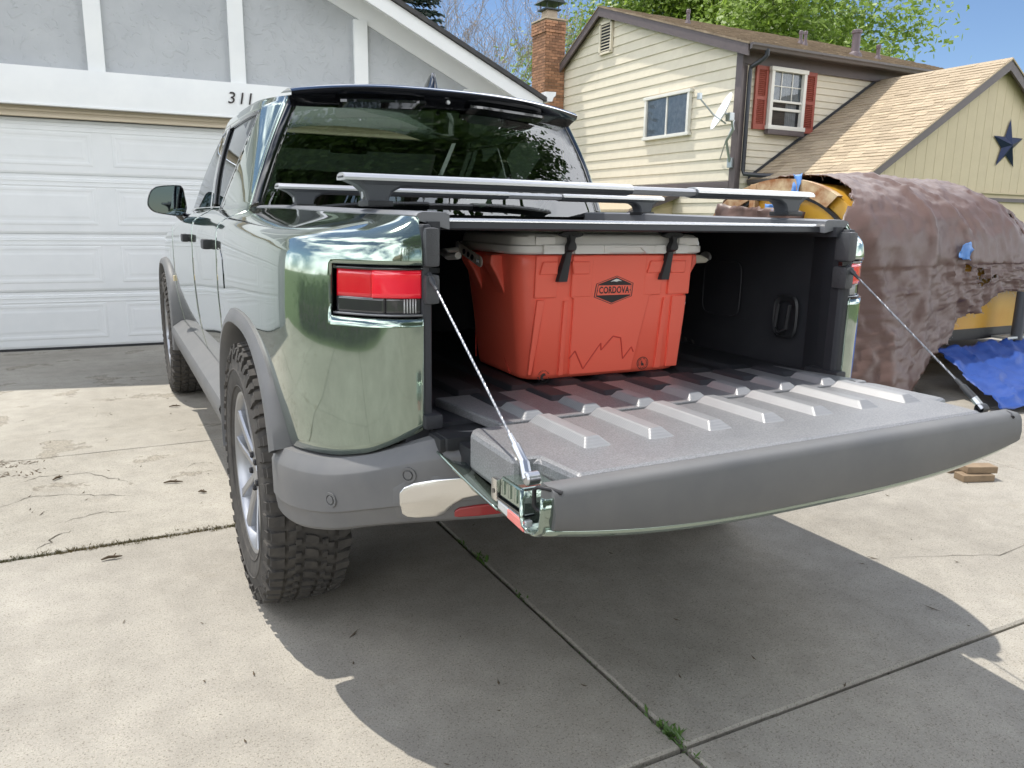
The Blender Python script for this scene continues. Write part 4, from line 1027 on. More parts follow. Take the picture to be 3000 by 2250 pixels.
# door handles, marker, mirrors
for s in(-1,1):
    for y in (1.98,2.92):
        v=bp_(q_of_y(y),1.14); h=MB().box((s*(-v.x+.012),y,1.14),(.03,.235,.034),None,.010).out('door_handle','piano_black',TR,fix=False,smooth=40)
        MB().box((s*(-v.x+.016),y-.075,1.14),(.034,.09,.040),None,.010).out('handle_pull','black_plastic',h,fix=False,smooth=40)
    v=bp_(q_of_y(3.95),.78); box('side_marker',(s*(-v.x+.004),3.86,.86),(.02,.05,.035),'marker_lens',TR,.006)
    # mirror: housing loft, glass, arm
    MO=[(1.083,1.324),(1.064,1.385),(1.028,1.416),(.96,1.427),(.90,1.428),(.880,1.412),(.872,1.36),(.866,1.30),(.880,1.262),(.92,1.247),(.98,1.254),(1.043,1.266),(1.074,1.290)]
    MC=(.975,1.337); L2=MO[-2:]+MO+MO[:3]
    ring=[catmull(L2,2+13*i/39) for i in range(39)]
    def outl(k): return [(MC[0]+(x-MC[0])*k,MC[1]+(z-MC[1])*k) for x,z in ring]
    b=MB(); rows=[]
    for y,k in ((3.665,.93),(3.655,.97),(3.66,1.0),(3.70,1.0),(3.76,.92),(3.81,.7),(3.835,.3)): rows.append([Vector((s*x,y,z)) for x,z in outl(k)])
    b.grid(rows,closed=True); b.add(rows[-1],[tuple(range(39))]); mi=b.out('wing_mirror','piano_black',TR,smooth=50)
    b=MB(); b.add([Vector((s*x,3.668,z)) for x,z in outl(.935)],[tuple(range(39))]); gl=b.out('mirror_glass','mirror',mi,fix=False); flip(gl,Vector((0,-1,0)))
    MB().tube([(s*.90,3.71,1.265),(s*.875,3.70,1.235),(s*.84,3.68,1.225)],[.035,.032,.04],10).out('mirror_arm','piano_black',mi,smooth=50)
# ---- tailgate, lowered

tz=.805; 
b=MB()   # inner panel with tapered left/right flanks
prof=[(-.645,-.02),(-.66,-.06),(-.664,-.30),(-.664,-.395),(.664,-.395),(.664,-.30),(.66,-.06),(.645,-.02)]
P0=[Vector((x,y,tz)) for x,y in [(-.60,-.015),(-.605,-.28),(-.585,-.385),(.585,-.385),(.605,-.28),(.60,-.015)]]
gate=MB()
gate.prism([(-.640,-.02),(-.656,-.05),(-.662,-.262),(-.612,-.275),(-.600,-.40),(.600,-.40),(.612,-.275),(.662,-.262),(.656,-.05),(.640,-.02)],.715,tz,'xy')
TGo=gate.out('tailgate','tailgate_plastic',TR,bevel=.012)
TGo['label']='lowered tailgate with ribbed grey plastic inner face'
for x in RX: rib(x,.072,-.266,-.02,tz-.003,.020,'rib_plastic',TGo,.020,.03)
# hinge gap, flip-down bridge panel
fp=MB().prism([(-.56,-.002),(-.56,.02),(-.60,.30),(.60,.30),(.67,.02),(.67,-.002)],tz-.028,tz-.003,'xy').out('bridge_panel','tailgate_plastic',TR,bevel=.005)
for x in RX: rib(x,.070,.0,.135,tz-.006,.019,'rib_plastic',fp,.018,.025); rib(x,.09,.135,.295,tz-.006,.012,'bed_plastic',fp,.016,.03)
box('panel_slot',(.60,.012,tz-.004),(.05,.018,.006),'black_plastic',fp)
MB().box((0,.0,.735),(1.30,.13,.05)).out('hinge_filler','black_plastic',TR,fix=False)  # filler box added to block light slipping between gate and body
# curved outer cap of the gate (its top edge when closed)
def capd(t): return 1-abs(t)**2.8
b=MB(); P=[]
for i in range(41):
    t=-1+2*i/40; x=t*.684+.011; d=capd(t); yb=-.395; h=.050+.048*d
    P.append([Vector((x,yb+.003,tz-.03)),Vector((x,yb+.001,tz-.006)),Vector((x,yb-.003,tz-.0035)),Vector((x,yb-.034,tz-.006)),Vector((x,yb-.043,tz-.012)),Vector((x,yb-.047,tz-.022)),Vector((x,yb-.051,tz-.03-h*.4)),Vector((x,yb-.049,tz-.03-h*.85)),Vector((x,yb-.043,tz-.03-h)),Vector((x,yb-.01,tz-.035-h))])
b.grid(P); b.add(P[0],[tuple(range(10))]); b.add(P[-1],[tuple(range(9,-1,-1))])
o=b.out('gate_cap','cladding',TGo,smooth=45,fix=True)
# painted outer skin under the gate
b=MB(); P=[]
for i in range(41):
    t=-1+2*i/40; x=t*.690+.006; d=capd(t); r=[]
    for y,dz in ((-.436,-.030-.050-.048*d),(-.428,-.040-.052-.052*d),(-.38,-.055-.050-.058*d),(-.25,-.064-.045-.068*d),(-.12,-.062-.045-.064*d),(-.05,-.055-.035-.058*d),(-.01,-.05-.03-.05*d)): r.append(Vector((x,y,tz+dz)))
    P.append(r)
b.grid(P); o=b.out('gate_skin','green_paint',TGo,smooth=50,fix=False,solid=0); flip(o,Vector((0,-.2,-1))); md=o.modifiers.new('thickness','SOLIDIFY'); md.thickness=.006; md.offset=-1
for s in(-1,1):
    # skin flange curling out at the side, latch box, lamp end, cup, striker ring
    b=MB(); P=[]
    for k in range(13):
        t=k/12; y=.0-.255*t; P.append([Vector((s*.655,y-.01,tz-.082-.020*t)),Vector((s*(.676),y,tz-.086-.020*t+.010*(1-t))),Vector((s*(.690+.012*(1-t)),y+.012*(1-t),tz-.098+.040*(1-t)**1.2)),Vector((s*(.694+.014*(1-t)),y+.016*(1-t),tz-.100+.046*(1-t)**1.2))])
    b.grid(P); b.out('skin_flange','green_paint',TGo,smooth=50,solid=.005)
    MB().prism([(-.262,tz-.072),(-.262,tz-.036),(-.268,tz-.029),(-.349,tz-.029),(-.356,tz-.038),(-.356,tz-.072)],s*.612,s*.690,'yz').out('latch_box','green_paint',TGo,bevel=.007)
    for k in range(3): box('pressing',(s*.6905,-.280-.026*k,tz-.048),(.004,.009,.028),'green_paint',TGo,.002)
    MB().prism([(-.256,tz-.080),(-.256,tz-.098),(-.31,tz-.104),(-.372,tz-.108),(-.372,tz-.084)],s*.676,s*.692,'yz').out('marker_clear','clear_lens',TGo,bevel=.003)
    MB().prism([(-.302,tz-.083),(-.302,tz-.101),(-.368,tz-.106),(-.368,tz-.086)],s*.678,s*.6945,'yz').out('marker_red','marker_red',TGo,bevel=.002)
    box('lens_strip',(s*.682,-.312,tz-.076),(.022,.11,.004),'piano_black',TGo)
    b=MB(); pr=[(-.358,tz-.03),(-.358,tz-.083),(-.367,tz-.098),(-.39,tz-.103),(-.414,tz-.099),(-.431,tz-.083),(-.437,tz-.05),(-.438,tz-.02)]
    b.grid([[Vector((s*x,y,z+(.004 if x>.69 else 0))) for y,z in pr] for x in (.615,.655,.688,.698)]); b.add([Vector((s*.617,y,z)) for y,z in pr],[tuple(range(8))]); b.out('end_cup','green_paint',TGo,smooth=50,solid=.004)
    box('hinge_lug',(s*.684,-.245,tz-.062),(.022,.024,.045),'satin_silver',TGo,.004)
    MB().lathe([(0,.001),(.005,.001)],'x',12).xf(Matrix.Translation((s*.6955,-.245,tz-.065))@Matrix.Diagonal((s,1,1,1))).out('lug_hole','piano_black',TGo)
    MB().tube([(s*.658,-.440,tz-.012),(s*.672,-.425,tz-.008),(s*.686,-.404,tz-.008),(s*.690,-.398,tz-.014),(s*.690,-.398,tz-.044),(s*.686,-.404,tz-.051),(s*.672,-.425,tz-.051),(s*.658,-.440,tz-.050)],.0042,8).out('striker_ring','dark_metal',TGo,smooth=50)
    # stay cable with crimped ends
    A=Vector((s*.672,-.350,tz-.004)); B=Vector((s*.684,.135,1.142)); d=(B-A)
    cab=MB().tube([A+d*.16,B-d*.10],.0024,8).out('stay_cable','cable',TR,smooth=40)
    tw=MB()
    for ph in range(3): tw.tube([A+d*(.16+.74*k/90)+ (d.orthogonal().normalized()*math.cos(k*.9+ph*2.09)+d.normalized().cross(d.orthogonal().normalized())*math.sin(k*.9+ph*2.09))*.0016 for k in range(91)],.0013,5)
    tw.out('strand','cable',cab,smooth=60)
    MB().tube([A+d*.035,A+d*.05,A+d*.12,A+d*.125,A+d*.165],[.007,.0095,.009,.006,.005],10).out('ferrule','anthracite' if s>0 else 'steel',cab,smooth=40)
    MB().tube([B,B-d*.08,B-d*.085,B-d*.12],[.007,.007,.005,.0045],10).out('ferrule','anthracite',cab,smooth=40)
    MB().lathe([(0,.012),(.012,.012),(.016,.009),(.016,-.014)],'x',20).xf(Matrix.Translation((s*.672,-.352,tz-.010))@Matrix.Diagonal((s,.8,.8,1))).out('pivot_bolt','steel' if s<0 else 'anthracite',TGo,smooth=30)
    MB().tube([A+Vector((s*.006,0,-.008)),A+d*.05],[.010,.010],8).out('cable_eye','steel',cab)
# ---- wheels
def tyre_mesh():
    b=MB(); W2=.1375
    b.lathe([(.250,-.105),(.262,-.118),(.275,-.128),(.30,-.137),(.325,-.1415),(.345,-.1425),(.352,-.139),(.375,-.138),(.398,-.132),(.412,-.122),(.420,-.105),(.4235,-.06),(.424,0),(.4235,.06),(.420,.105),(.411,.122),(.398,.132),(.34,.1425),(.30,.137),(.262,.118),(.25,.105)],'x',96)
    for r in (.287,.341): b.lathe([(r-.003,-.1300 if r<.3 else -.1415),(r,-.1365 if r<.3 else -.1455),(r+.003,-.1345 if r<.3 else -.1425)],'x',96)
    return mesh('tyre',b.V,b.F,'rubber',40)
def tread_mesh():
    b=MB(); random.seed(3); N=56
    def blk(poly,r0,r1,a0):
        n=len(poly); V=[]
        for r,k in ((r0,1),(r1,.93)):
            cxp=sum(p[0] for p in poly)/n; cyp=sum(p[1] for p in poly)/n
            for (x,t) in poly:
                x2=cxp+(x-cxp)*k; t2=cyp+(t-cyp)*k; a=a0+t2; rr=r-.10*max(0,abs(x2)-.085)**1.0*.9-.004*(abs(x2)/.12)**2
                V.append(Vector((x2,rr*math.cos(a),rr*math.sin(a))))
        F=[tuple(range(n,2*n))]+[(i,(i+1)%n,(i+1)%n+n,i+n) for i in range(n)]
        b.add(V,F)
    st=2*PI/N
    for k in range(N):
        a=k*st; j=random.uniform(-.08,.08)*st
        h=st*.40
        blk([(-.022,-h),(.004,-h*.7),(.022,-h*.2),(.024,h),(.0,h*.75),(-.024,h*.35)],.420,.4335,a)
        for s in(-1,1):
            o=st*(.5 if s>0 else .25)
            blk([(s*.033,-h*.9),(s*.052,-h),(s*.053,-h*.1),(s*.076,h*.1),(s*.076,h),(s*.052,h*.85),(s*.05,h*.15),(s*.033,-.0)],.420,.4335,a+o)
            lug=.137 if k%2 else .130
            blk([(s*.086,-h*.92),(s*lug,-h*.8),(s*lug,h*.8),(s*.086,h*.9)],.405,.4335,a+o+j+st*.3)
            # side biter on the shoulder
            r0,r1=(.372,.414) if k%2 else (.388,.414)
            aa=a+o+j+st*.3; V=[]
            for r,x in ((r1,.126),(r1-.004,.1385),(r0+.004,.1455),(r0,.139)):
                for t in (-h*.62,h*.62): V.append(Vector((s*x,r*math.cos(aa+t),r*math.sin(aa+t))))
            b.add(V,[(0,1,3,2),(2,3,5,4),(4,5,7,6),(0,2,4,6),(1,7,5,3)])
    # sipes read as thin cuts: narrow dark gaps come from the split blocks above
    return mesh('tread',b.V,b.F,'rubber')
def rim_mesh():
    b=MB()
    b.lathe([(.262,-.112),(.268,-.118),(.266,-.124),(.256,-.122),(.249,-.112),(.243,-.09),(.236,-.03),(.236,.11),(.258,.12)],'x',64)
    return mesh('rim_barrel',b.V,b.F,'rim_paint',40)
def spokes_mesh():
    b=MB()
    b.lathe([(0,-.098),(.036,-.098),(.040,-.094),(.046,-.097),(.078,-.094),(.090,-.080),(.090,-.03)],'x',30)
    for k in range(5):
        a=2*PI*k/5+rad(90)
        for s in(-1,1):
            # spoke rail from hub to lip, stepped section
            def pt(r,w,x): 
                return Vector((x,r*math.cos(a)-w*math.sin(a),r*math.sin(a)+w*math.cos(a)))
            rows=[]
            for r,w0,w1,x in ((.055,.004,.036,-.096),(.10,.010,.046,-.102),(.16,.026,.060,-.110),(.215,.038,.074,-.116),(.250,.044,.088,-.119)):
                rows.append([pt(r,s*w0,x+.035),pt(r,s*(w0+.001),x+.004),pt(r,s*(w0+.004),x),pt(r,s*(w1-.008),x+.002),pt(r,s*(w1-.002),x+.010),pt(r,s*w1,x+.040)])
            b.grid(rows)
        # bridge between the rails near the lip and pocket floor near the hub
        rows=[[pt(r,w,x) for w in (-.02,0,.02)] for r,x in ((.085,-.060),(.12,-.066),(.15,-.064),(.165,-.052))]; b.grid(rows)
    me=mesh('spokes',b.V,b.F,'rim_paint'); bm=bmesh.new(); bm.from_mesh(me); bmesh.ops.recalc_face_normals(bm,faces=bm.faces[:]); bm.to_mesh(me); bm.free(); return me
def hub_mesh():
    b=MB()
    for k in range(5):
        a=2*PI*k/5+rad(126); b.lathe([(0,-.108),(.008,-.108),(.011,-.104),(.011,-.08)],'x',6,(0,.057*math.cos(a),.057*math.sin(a)))
    return mesh('lug_nut',b.V,b.F,'dark_metal')
ME=dict(tyre=tyre_mesh(),tread=tread_mesh(),rim=rim_mesh(),spokes=spokes_mesh(),lug_nut=hub_mesh())
b=MB().lathe([(.05,-.02),(.19,-.02),(.19,.01),(.05,.01)],'x',40,closed=True); ME['brake_disc']=mesh('brake_disc',b.V,b.F,'dark_metal',30)
b=MB().lathe([(0,.03),(.235,.03)],'x',40); ME['back_plate']=mesh('back_plate',b.V,b.F,'interior')
for s in(-1,1):
    for yw,rot in ((YA,.1),(YB,.42)):
        wh=obj('wheel',ME['tyre'],TR,loc=(s*.862,yw,.431),rot=(rot,0,0),scale=((-.89 if s>0 else .89),1,1)); wh.matrix_parent_inverse=parent_inv(TR)
        for nme in ('tread','rim','spokes','lug_nut','brake_disc','back_plate'):
            c=bpy.data.objects.new(nme,ME[nme]); COL.objects.link(c); c.parent=wh
# ================================================================ the cooler in the bed
CK=thing('cooler','coral red hard cooler with white lid and black latches in the truck bed','cooler',(.015,.615,.795)); 
CM=Matrix.Translation((.016,.605,.792))@Matrix.Rotation(rad(-1.5),4,'Z')@Matrix.Diagonal((1.055,1.03,.985,1))
def co(b,name,m,parent=CK,**k): return b.xf(CM).out(name,m,parent,**k)
def rr_(hx,hy,r,n=6):
    P=[]
    for cx,cy,a0 in ((hx-r,hy-r,0),(-hx+r,hy-r,90),(-hx+r,-hy+r,180),(hx-r,-hy+r,270)):
        for k in range(n+1): a=rad(a0+90*k/n); P.append((cx+r*math.cos(a),cy+r*math.sin(a)))
    return P
def loft(levels,cap=True):
    b=MB(); rows=[[Vector((x,y,z)) for x,y in rr_(hx,hy,r)] for hx,hy,r,z in levels]; b.grid(rows,closed=True)
    if cap: b.add(rows[0],[tuple(range(len(rows[0])-1,-1,-1))]); b.add(rows[-1],[tuple(range(len(rows[-1])))])
    return b
co(loft([(.252,.165,.05,.0),(.264,.177,.052,.006),(.268,.182,.055,.02),(.286,.193,.055,.20),(.302,.203,.055,.34),(.304,.205,.055,.368),(.300,.201,.055,.374)]),'body','coral',smooth=50)
FY=lambda z:-(.182+.0215*z/.36)
def fpan(poly,pr,name,m,parent=CK,bev=.0025,base=.004):
    """polygon (x,z) standing proud of the front wall"""
    b=MB(); n=len(poly)
    V=[Vector((x,FY(z)+base,z)) for x,z in poly]+[Vector((x,FY(z)-pr,z)) for x,z in poly]
    b.add(V,[tuple(range(n,2*n))]+[(i,(i+1)%n,n+(i+1)%n,n+i) for i in range(n)])
    return co(b,name,m,parent,bevel=bev,fix=True)
fpan([(-.232,.02),(-.247,.02),(-.225,.245),(-.235,.245)] if False else [(-.258,.02),(-.247,.02),(-.216,.245),(-.240,.245)],.005,'front_panel','coral')
mid=fpan([(-.126,.012),(.085,.012),(.129,.245),(.140,.25),(.140,.372),(-.135,.372),(-.135,.25),(-.126,.245)],.005,'front_panel','coral')
fpan([(.211,.014),(.252,.014),(.262,.2),(.262,.245),(.211,.245)],.005,'front_panel','coral')
fpan([(-.161,.012),(-.146,.012),(-.143,.24),(-.156,.24)],.005,'channel_rib','coral',bev=.002); fpan([(.169,.012),(.19,.012),(.194,.24),(.181,.24)],.005,'channel_rib','coral',bev=.002)
for x0,x1,t in ((-.238,-.184,.008),(-.135,-.083,-.006),(.112,.168,.008),(.192,.245,-.006)):
    fpan([(x0-t*.2,.318),(x1-max(0,-t)*0,.318),(x1,.356),(x0+t,.356)],.011,'latch_pad','coral',bev=.003)
for x0,x1 in ((-.25,-.182),(-.136,.110) if False else (-.136,-.07),(.105,.168),(.192,.27)): fpan([(x0,.25),(x1,.25),(x1,.372),(x0,.372)],.006,'latch_surround','coral',bev=.003)
Zx=lambda X:(X-1310)/2015+.003; Zz=lambda Y:.375-(Y-360)*.000402
pts=[(1045,1135),(1080,1078),(1140,1222),(1250,1030),(1255,1085),(1330,982),(1385,998),(1410,1165),(1465,1075),(1482,1115)]
b=MB()
for (a,c),(d,e) in zip(pts,pts[1:]):
    p,q=Vector((Zx(a),0,Zz(c))),Vector((Zx(d),0,Zz(e))); p.y=FY(p.z)-.0046; q.y=FY(q.z)-.0046; b.tube([p,q],.0022,6)
co(b,'mountain_emboss','coral_deep')
b=MB(); sp_=[(.16,.02),(.145,.19),(.11,.195),(.10,.165),(.09,.19),(.04,.15),(.015,.165),(-.01,.125),(-.09,.01)]
for (a,c),(d,e) in zip(sp_,sp_[1:]): b.tube([(-.267-.05*c,a,c),(-.267-.05*e,d,e)],.0022,6)
co(b,'mountain_emboss','coral_deep')
# lid
lid=co(loft([(.310,.209,.05,.377),(.318,.216,.05,.382),(.318,.216,.05,.400),(.311,.210,.05,.404),(.309,.208,.05,.425),(.302,.201,.05,.433),(.285,.185,.05,.436)]),'lid','cooler_white',smooth=40)
co(loft([(.245,.150,.03,.434),(.240,.146,.03,.446),(.232,.14,.03,.449)]).xf(Matrix.Translation((-.02,.03,0))),'lid_top','cooler_white',lid,smooth=40)
for x0,x1 in ((-.235,-.170),(-.138,-.045),(.125,.165),(.20,.245)): co(MB().box(((x0+x1)/2,-.216,.391),(x1-x0,.012,.026),None,.004),'lid_lip','cooler_white',lid,fix=False,smooth=40)
co(MB().prism([(-.045,.404),(.125,.404),(.125,.378),(.098,.378),(.078,.396),(-.01,.396),(-.03,.378),(-.045,.378)],-.222,-.208),'lid_lip','cooler_white',lid,bevel=.002)
co(MB().box((-.225,-.208,.415),(.06,.012,.024),None,.006),'lid_pad','cooler_white',lid,fix=False,smooth=40); co(MB().box((.25,-.208,.415),(.07,.012,.024),None,.006),'lid_pad','cooler_white',lid,fix=False,smooth=40)
# rubber latches
for xt,xb in ((-.154,-.172),(.184,.168)):
    b=MB(); 
    rows=[[Vector((xt+.037*math.cos(a)*k,-.222-yo,.434+.0095*math.sin(a)*k)) for a in [2*PI*i/24 for i in range(24)]] for yo,k in ((-.008,.9),(-.006,1),(.006,1),(.009,.9))]
    b.grid(rows,closed=True); b.add(rows[-1],[tuple(range(24))])
    la=co(b,'latch','latch_rubber',smooth=50)
    b=MB(); prof=[(.430,.012),(.420,.0085),(.414,.0085),(.406,.013),(.398,.016),(.390,.0145),(.383,.0105),(.372,.011),(.33,.0145),(.305,.0165),(.298,.0165)]
    rows=[]
    for z,w in prof:
        xc=xt+(xb-xt)*max(0,min(1,(.40-z)/.1)); y=FY(min(z,.37))-.012-(.016 if z>.385 else .004)
        rows.append([Vector((xc-w,y+.004,z)),Vector((xc-w*.8,y-.004,z)),Vector((xc,y-.006,z)),Vector((xc+w*.8,y-.004,z)),Vector((xc+w,y+.004,z)),Vector((xc+w,y+.014,z)),Vector((xc-w,y+.014,z))])
    b.grid(rows,closed=True); b.add(rows[-1],[tuple(range(7))]); co(b,'strap','latch_rubber',la,smooth=50)
    t=text_mesh('lettering','CORDOVA',.010,'latch_text',.0003); t.transform(CM@Matrix.Translation((xt,-.2318,.434))@Matrix.Rotation(rad(90),4,'X')); obj('lettering',t,la)
# printed emblem
def flat(poly,y,name,m,parent): 
    b=MB(); n=len(poly); b.add([Vector((x,FY(z)-.0052-y,z)) for x,z in poly],[tuple(range(n))]); o=co(b,name,m,parent,fix=False); flip(o,Vector((0,-1,0))); return o
hx=[(1325,517),(1442,575),(1438,675),(1300,733),(1180,675),(1190,575)]; cxm=sum(p[0] for p in hx)/6; cym=sum(p[1] for p in hx)/6
def hexa(k): return [(Zx(cxm+(a-cxm)*k),Zz(cym+(c-cym)*k)) for a,c in hx]
em=flat(hexa(1),.0,'emblem','print_black',mid)
flat(hexa(.955),.0003,'emblem_field','coral',em); flat(hexa(.90),.0006,'emblem_inner','print_black',em)
flat([(Zx(a),Zz(c)) for a,c in ((1205,587),(1425,590),(1424,662),(1198,662))],.0009,'emblem_band','coral',em)
flat([(Zx(a),Zz(c)) for a,c in ((1282,561),(1320,541),(1335,543),(1362,559),(1340,556),(1325,562),(1305,558))],.0010,'emblem_peak','print_white',em)
t=text_mesh('emblem_text','CORDOVA',.0245,'print_black',.0003,0,.0006,1.06); t.transform(CM@Matrix.Translation((Zx(1312),FY(.266)-.0066,Zz(626)))@Matrix.Rotation(rad(90),4,'X')@Matrix.Diagonal((.80,1.15,1,1))); obj('emblem_text',t,em)
for X in (1200,1422): flat([(Zx(X)+.0022*math.cos(a),Zz(627)+.0022*math.sin(a)) for a in [2*PI*i/10 for i in range(10)]],.0012,'emblem_dot','print_black',em)
def ringtext(s,cx,cz,r,size,a0,a1,y,parent,flipd=False):
    b=MB()
    for i,chh in enumerate(s):
        if chh==' ': continue
        a=rad(a0+(a1-a0)*i/(len(s)-1)); t=text_mesh('glyph',chh,size,'print_black',0,0,.0002)
        M_=Matrix.Translation((cx+r*math.cos(a),FY(cz)-y,cz+r*math.sin(a)))@Matrix.Rotation(rad(90),4,'X')@Matrix.Rotation((a-PI/2) if not flipd else a+PI/2,4,'Z')
        b.add([M_@v.co for v in t.vertices],[tuple(p.vertices) for p in t.polygons]); bpy.data.meshes.remove(t)
    return co(b,'ring_text','print_black',parent,fix=False)
m1=(Zx(888),Zz(1262)); m2=(Zx(1560),Zz(1216))
def circ(c,r0,r1,name,y,parent):
    b=MB(); n=32; V=[Vector((c[0]+r*math.cos(2*PI*i/n),FY(c[1])-y,c[1]+r*math.sin(2*PI*i/n))) for r in (r0,r1) for i in range(n)]
    b.add(V,[(i,(i+1)%n,n+(i+1)%n,n+i) for i in range(n)]); o=co(b,name,'print_black',parent,fix=False); flip(o,Vector((0,-1,0))); return o
mk2=circ(m2,.0185,.0205,'origin_mark',.0022,CK); ringtext('CRAFTED IN IDAHO',*m2,.0148,.0052,205,-25,.0022,mk2); ringtext('USA',*m2,.0148,.0052,245,295,.0022,mk2,True)
b=MB(); pl=[(-.004,.008),(-.001,.008),(-.001,.002),(.002,.0),(.004,-.003),(.005,-.008),(-.005,-.008),(-.005,-.001)]; b.add([Vector((m2[0]+x,FY(m2[1])-.0022,m2[1]+z)) for x,z in pl],[tuple(range(8))]); o=co(b,'state_outline','print_black',mk2,fix=False); flip(o,Vector((0,-1,0)))
b=MB(); pl=[(-.010,-.003),(-.009,.004),(-.004,.009),(.001,.011),(.006,.009),(.004,.006),(.008,.004),(.002,.003),(-.002,-.001),(-.001,-.006),(.004,-.010),(-.003,-.012),(-.008,-.008)]; b.add([Vector((m1[0]+x,FY(m1[1])-.0022,m1[1]+z)) for x,z in pl],[tuple(range(13))]); bear=co(b,'certified_mark','print_black',CK,fix=False); flip(bear,Vector((0,-1,0)))
ringtext('CERTIFIED',*m1,.0175,.0056,150,30,.0022,bear); ringtext('BEAR RESISTANT',*m1,.0175,.0052,185,345,.0022,bear,True)
# side handles: lugs, slotted steel plates, grips
for s in(-1,1):
    for yy in (-.075,.085) if s<0 else (-.12,.10):
        b=MB().prism([(0,.372),(.045,.372),(.048,.345),(.030,.315),(.0,.25)],yy-.028,yy+.028).xf(Matrix.Translation((s*.290,0,0))@Matrix.Diagonal((s,1,1,1))); co(b,'handle_lug','coral',bevel=.006)
def steelplate(x,y0,z0,y1,z1,s):
    b=MB(); d=Vector((y1-y0,z1-z0)); L_=d.length; a=math.atan2(d.y,d.x); n=10
    outer=[(-.016*math.sin(t),.016*math.cos(t)) for t in [PI*k/n for k in range(n+1)]]+[(L_+.016*math.sin(t),-.016*math.cos(t)) for t in [PI*k/n for k in range(n+1)]]
    P=[(y0+p*math.cos(a)-q*math.sin(a),z0+p*math.sin(a)+q*math.cos(a)) for p,q in outer]
    b.prism(P,x,x+s*.004,'yz'); pl=co(b,'handle_plate','plate_steel',bevel=.001)
    for t,r in ((.05,.0075),(.36,.008),(.55,.008),(.72,.008),(.97,.0075)):
        co(MB().lathe([(0,.0),(r,.0),(r,-.003)],'x',16,(x+s*.0055,y0+(y1-y0)*t,z0+(z1-z0)*t)),'plate_hole','dark_metal' if .1<t<.9 else 'steel',pl)
steelplate(-.342,.125,.388,-.045,.348,-1)
co(MB().tube([(-.345,.12,.375),(-.40,.10,.37),(-.41,.03,.36),(-.40,-.02,.365)],.011,8),'grip','cooler_white')
co(MB().prism([(.325,.345),(.345,.372),(.395,.366),(.425,.352),(.415,.340),(.35,.338)],-.10,.06),'grip','grip_cream',bevel=.006)
co(MB().lathe([(.006,-.003),(.018,-.003),(.018,.003),(.006,.003)],'y',20,(.326,-.14,.405),closed=True),'hinge_eye','steel'); 
tagp=[Vector((.300,-.150,.215)),Vector((.318,-.13,.216)),Vector((.268,-.13,.005)),Vector((.252,-.150,.004))]
b=MB(); b.add(tagp+[v+Vector((-.002,.002,0)) for v in tagp],[(0,1,2,3),(7,6,5,4),(0,4,5,1),(1,5,6,2),(2,6,7,3),(3,7,4,0)]); tg_=co(b,'hang_tag','print_white')
for k in range(16):
    t0=.05+.055*k+(.0 if k<5 else .04); t1=t0+random.choice((.012,.02,.03))
    if t1<.97:
        A=lambda t,u:tagp[0].lerp(tagp[3],t).lerp(tagp[1].lerp(tagp[2],t),u)+Vector((-.0008,-.0012,.0))
        b=MB(); b.add([A(t0,.12),A(t0,.88),A(t1,.88),A(t1,.12)],[(0,1,2,3)]); co(b,'tag_print','label_blue' if k in(5,6) else 'print_black',tg_,fix=False)
co(MB().tube([(.309,-.14,.215),(.316,-.13,.26),(.322,-.135,.33),(.324,-.14,.39)],.0012,5),'tag_string','latch_rubber',tg_)
# ================================================================ camper trailer under tarps
TX0,TX1,TY0,TY1=3.75,6.6,2.42,4.30; TYc=(TY0+TY1)/2; TRr=(TY1-TY0)/2
CT=thing('camper_trailer','small yellow varnished arch-roofed camper trailer under torn tarps','camper trailer',(5.3,3.3,0))
def archp(k,h0=.95,top=1.62,n=24): return [(TYc+TRr*k*math.cos(PI*i/n),h0+(top-h0)*k*math.sin(PI*i/n)) for i in range(n+1)]
ap=[(TY1,.42)]+archp(1)+[(TY0,.42)]
b=MB(); rings=[]
for xx in (TX0,4.6,5.4,5.8,6.2,6.6):
    uu=(xx-TX0)/3.9; kk=.985*(1 if uu<.44 else 1-.16*((uu-.44)/.14)**1.36); rings.append([Vector((xx,y,.42+(z-.42)*kk)) for y,z in ap])
b.grid(rings,closed=True); b.add(rings[0],[tuple(range(len(ap)))]); b.add(rings[-1],[tuple(range(len(ap)))]); b.out('body_shell','varnish_yellow',CT,smooth=30)
def archband(k0,k1,x0,x1,m,name,n=24,c0=0,c1=PI):
    b=MB()
    rows=[]
    for i in range(n+1):
        a=c0+(c1-c0)*i/n
        f=lambda k:Vector((0,TYc+TRr*k*math.cos(a),.95+.67*k*math.sin(a)))
        rows.append([f(k0)+Vector((x1,0,0)),f(k0)+Vector((x0,0,0)),f(k1)+Vector((x0,0,0)),f(k1)+Vector((x1,0,0))])
    b.grid(rows,closed=True); return b.out(name,m,CT,smooth=30)
archband(.84,1.01,TX0-.05,TX0+.01,'worn_wood','arch_rim',c1=2.25); archband(.80,.835,TX0-.03,TX0+.01,'black_frame','arch_seal')
archband(.02,.36,TX0-.02,TX0+.01,'trailer_glass','round_window'); archband(.36,.41,TX0-.035,TX0+.01,'worn_wood','window_rim')
box('centre_post',(TX0-.03,TYc+.30,1.28),(.05,.07,.62),'worn_wood',CT,.006)
box('chassis',((TX0+TX1)/2,TY0+.02,.385),(TX1-TX0+.3,.07,.09),'black_frame',CT); box('chassis',((TX0+TX1)/2,TY1-.05,.385),(TX1-TX0+.3,.07,.09),'black_frame',CT)
for x in (4.6,5.45,6.6): box('cross_member',(x,TYc,.385),(.07,TY1-TY0,.07),'black_frame',CT)
MB().tube([(5.42,TY0-.16,.24),(5.42,TY0-.16,.74)],.045,14).out('jack_post','bar_grey',CT,smooth=40)
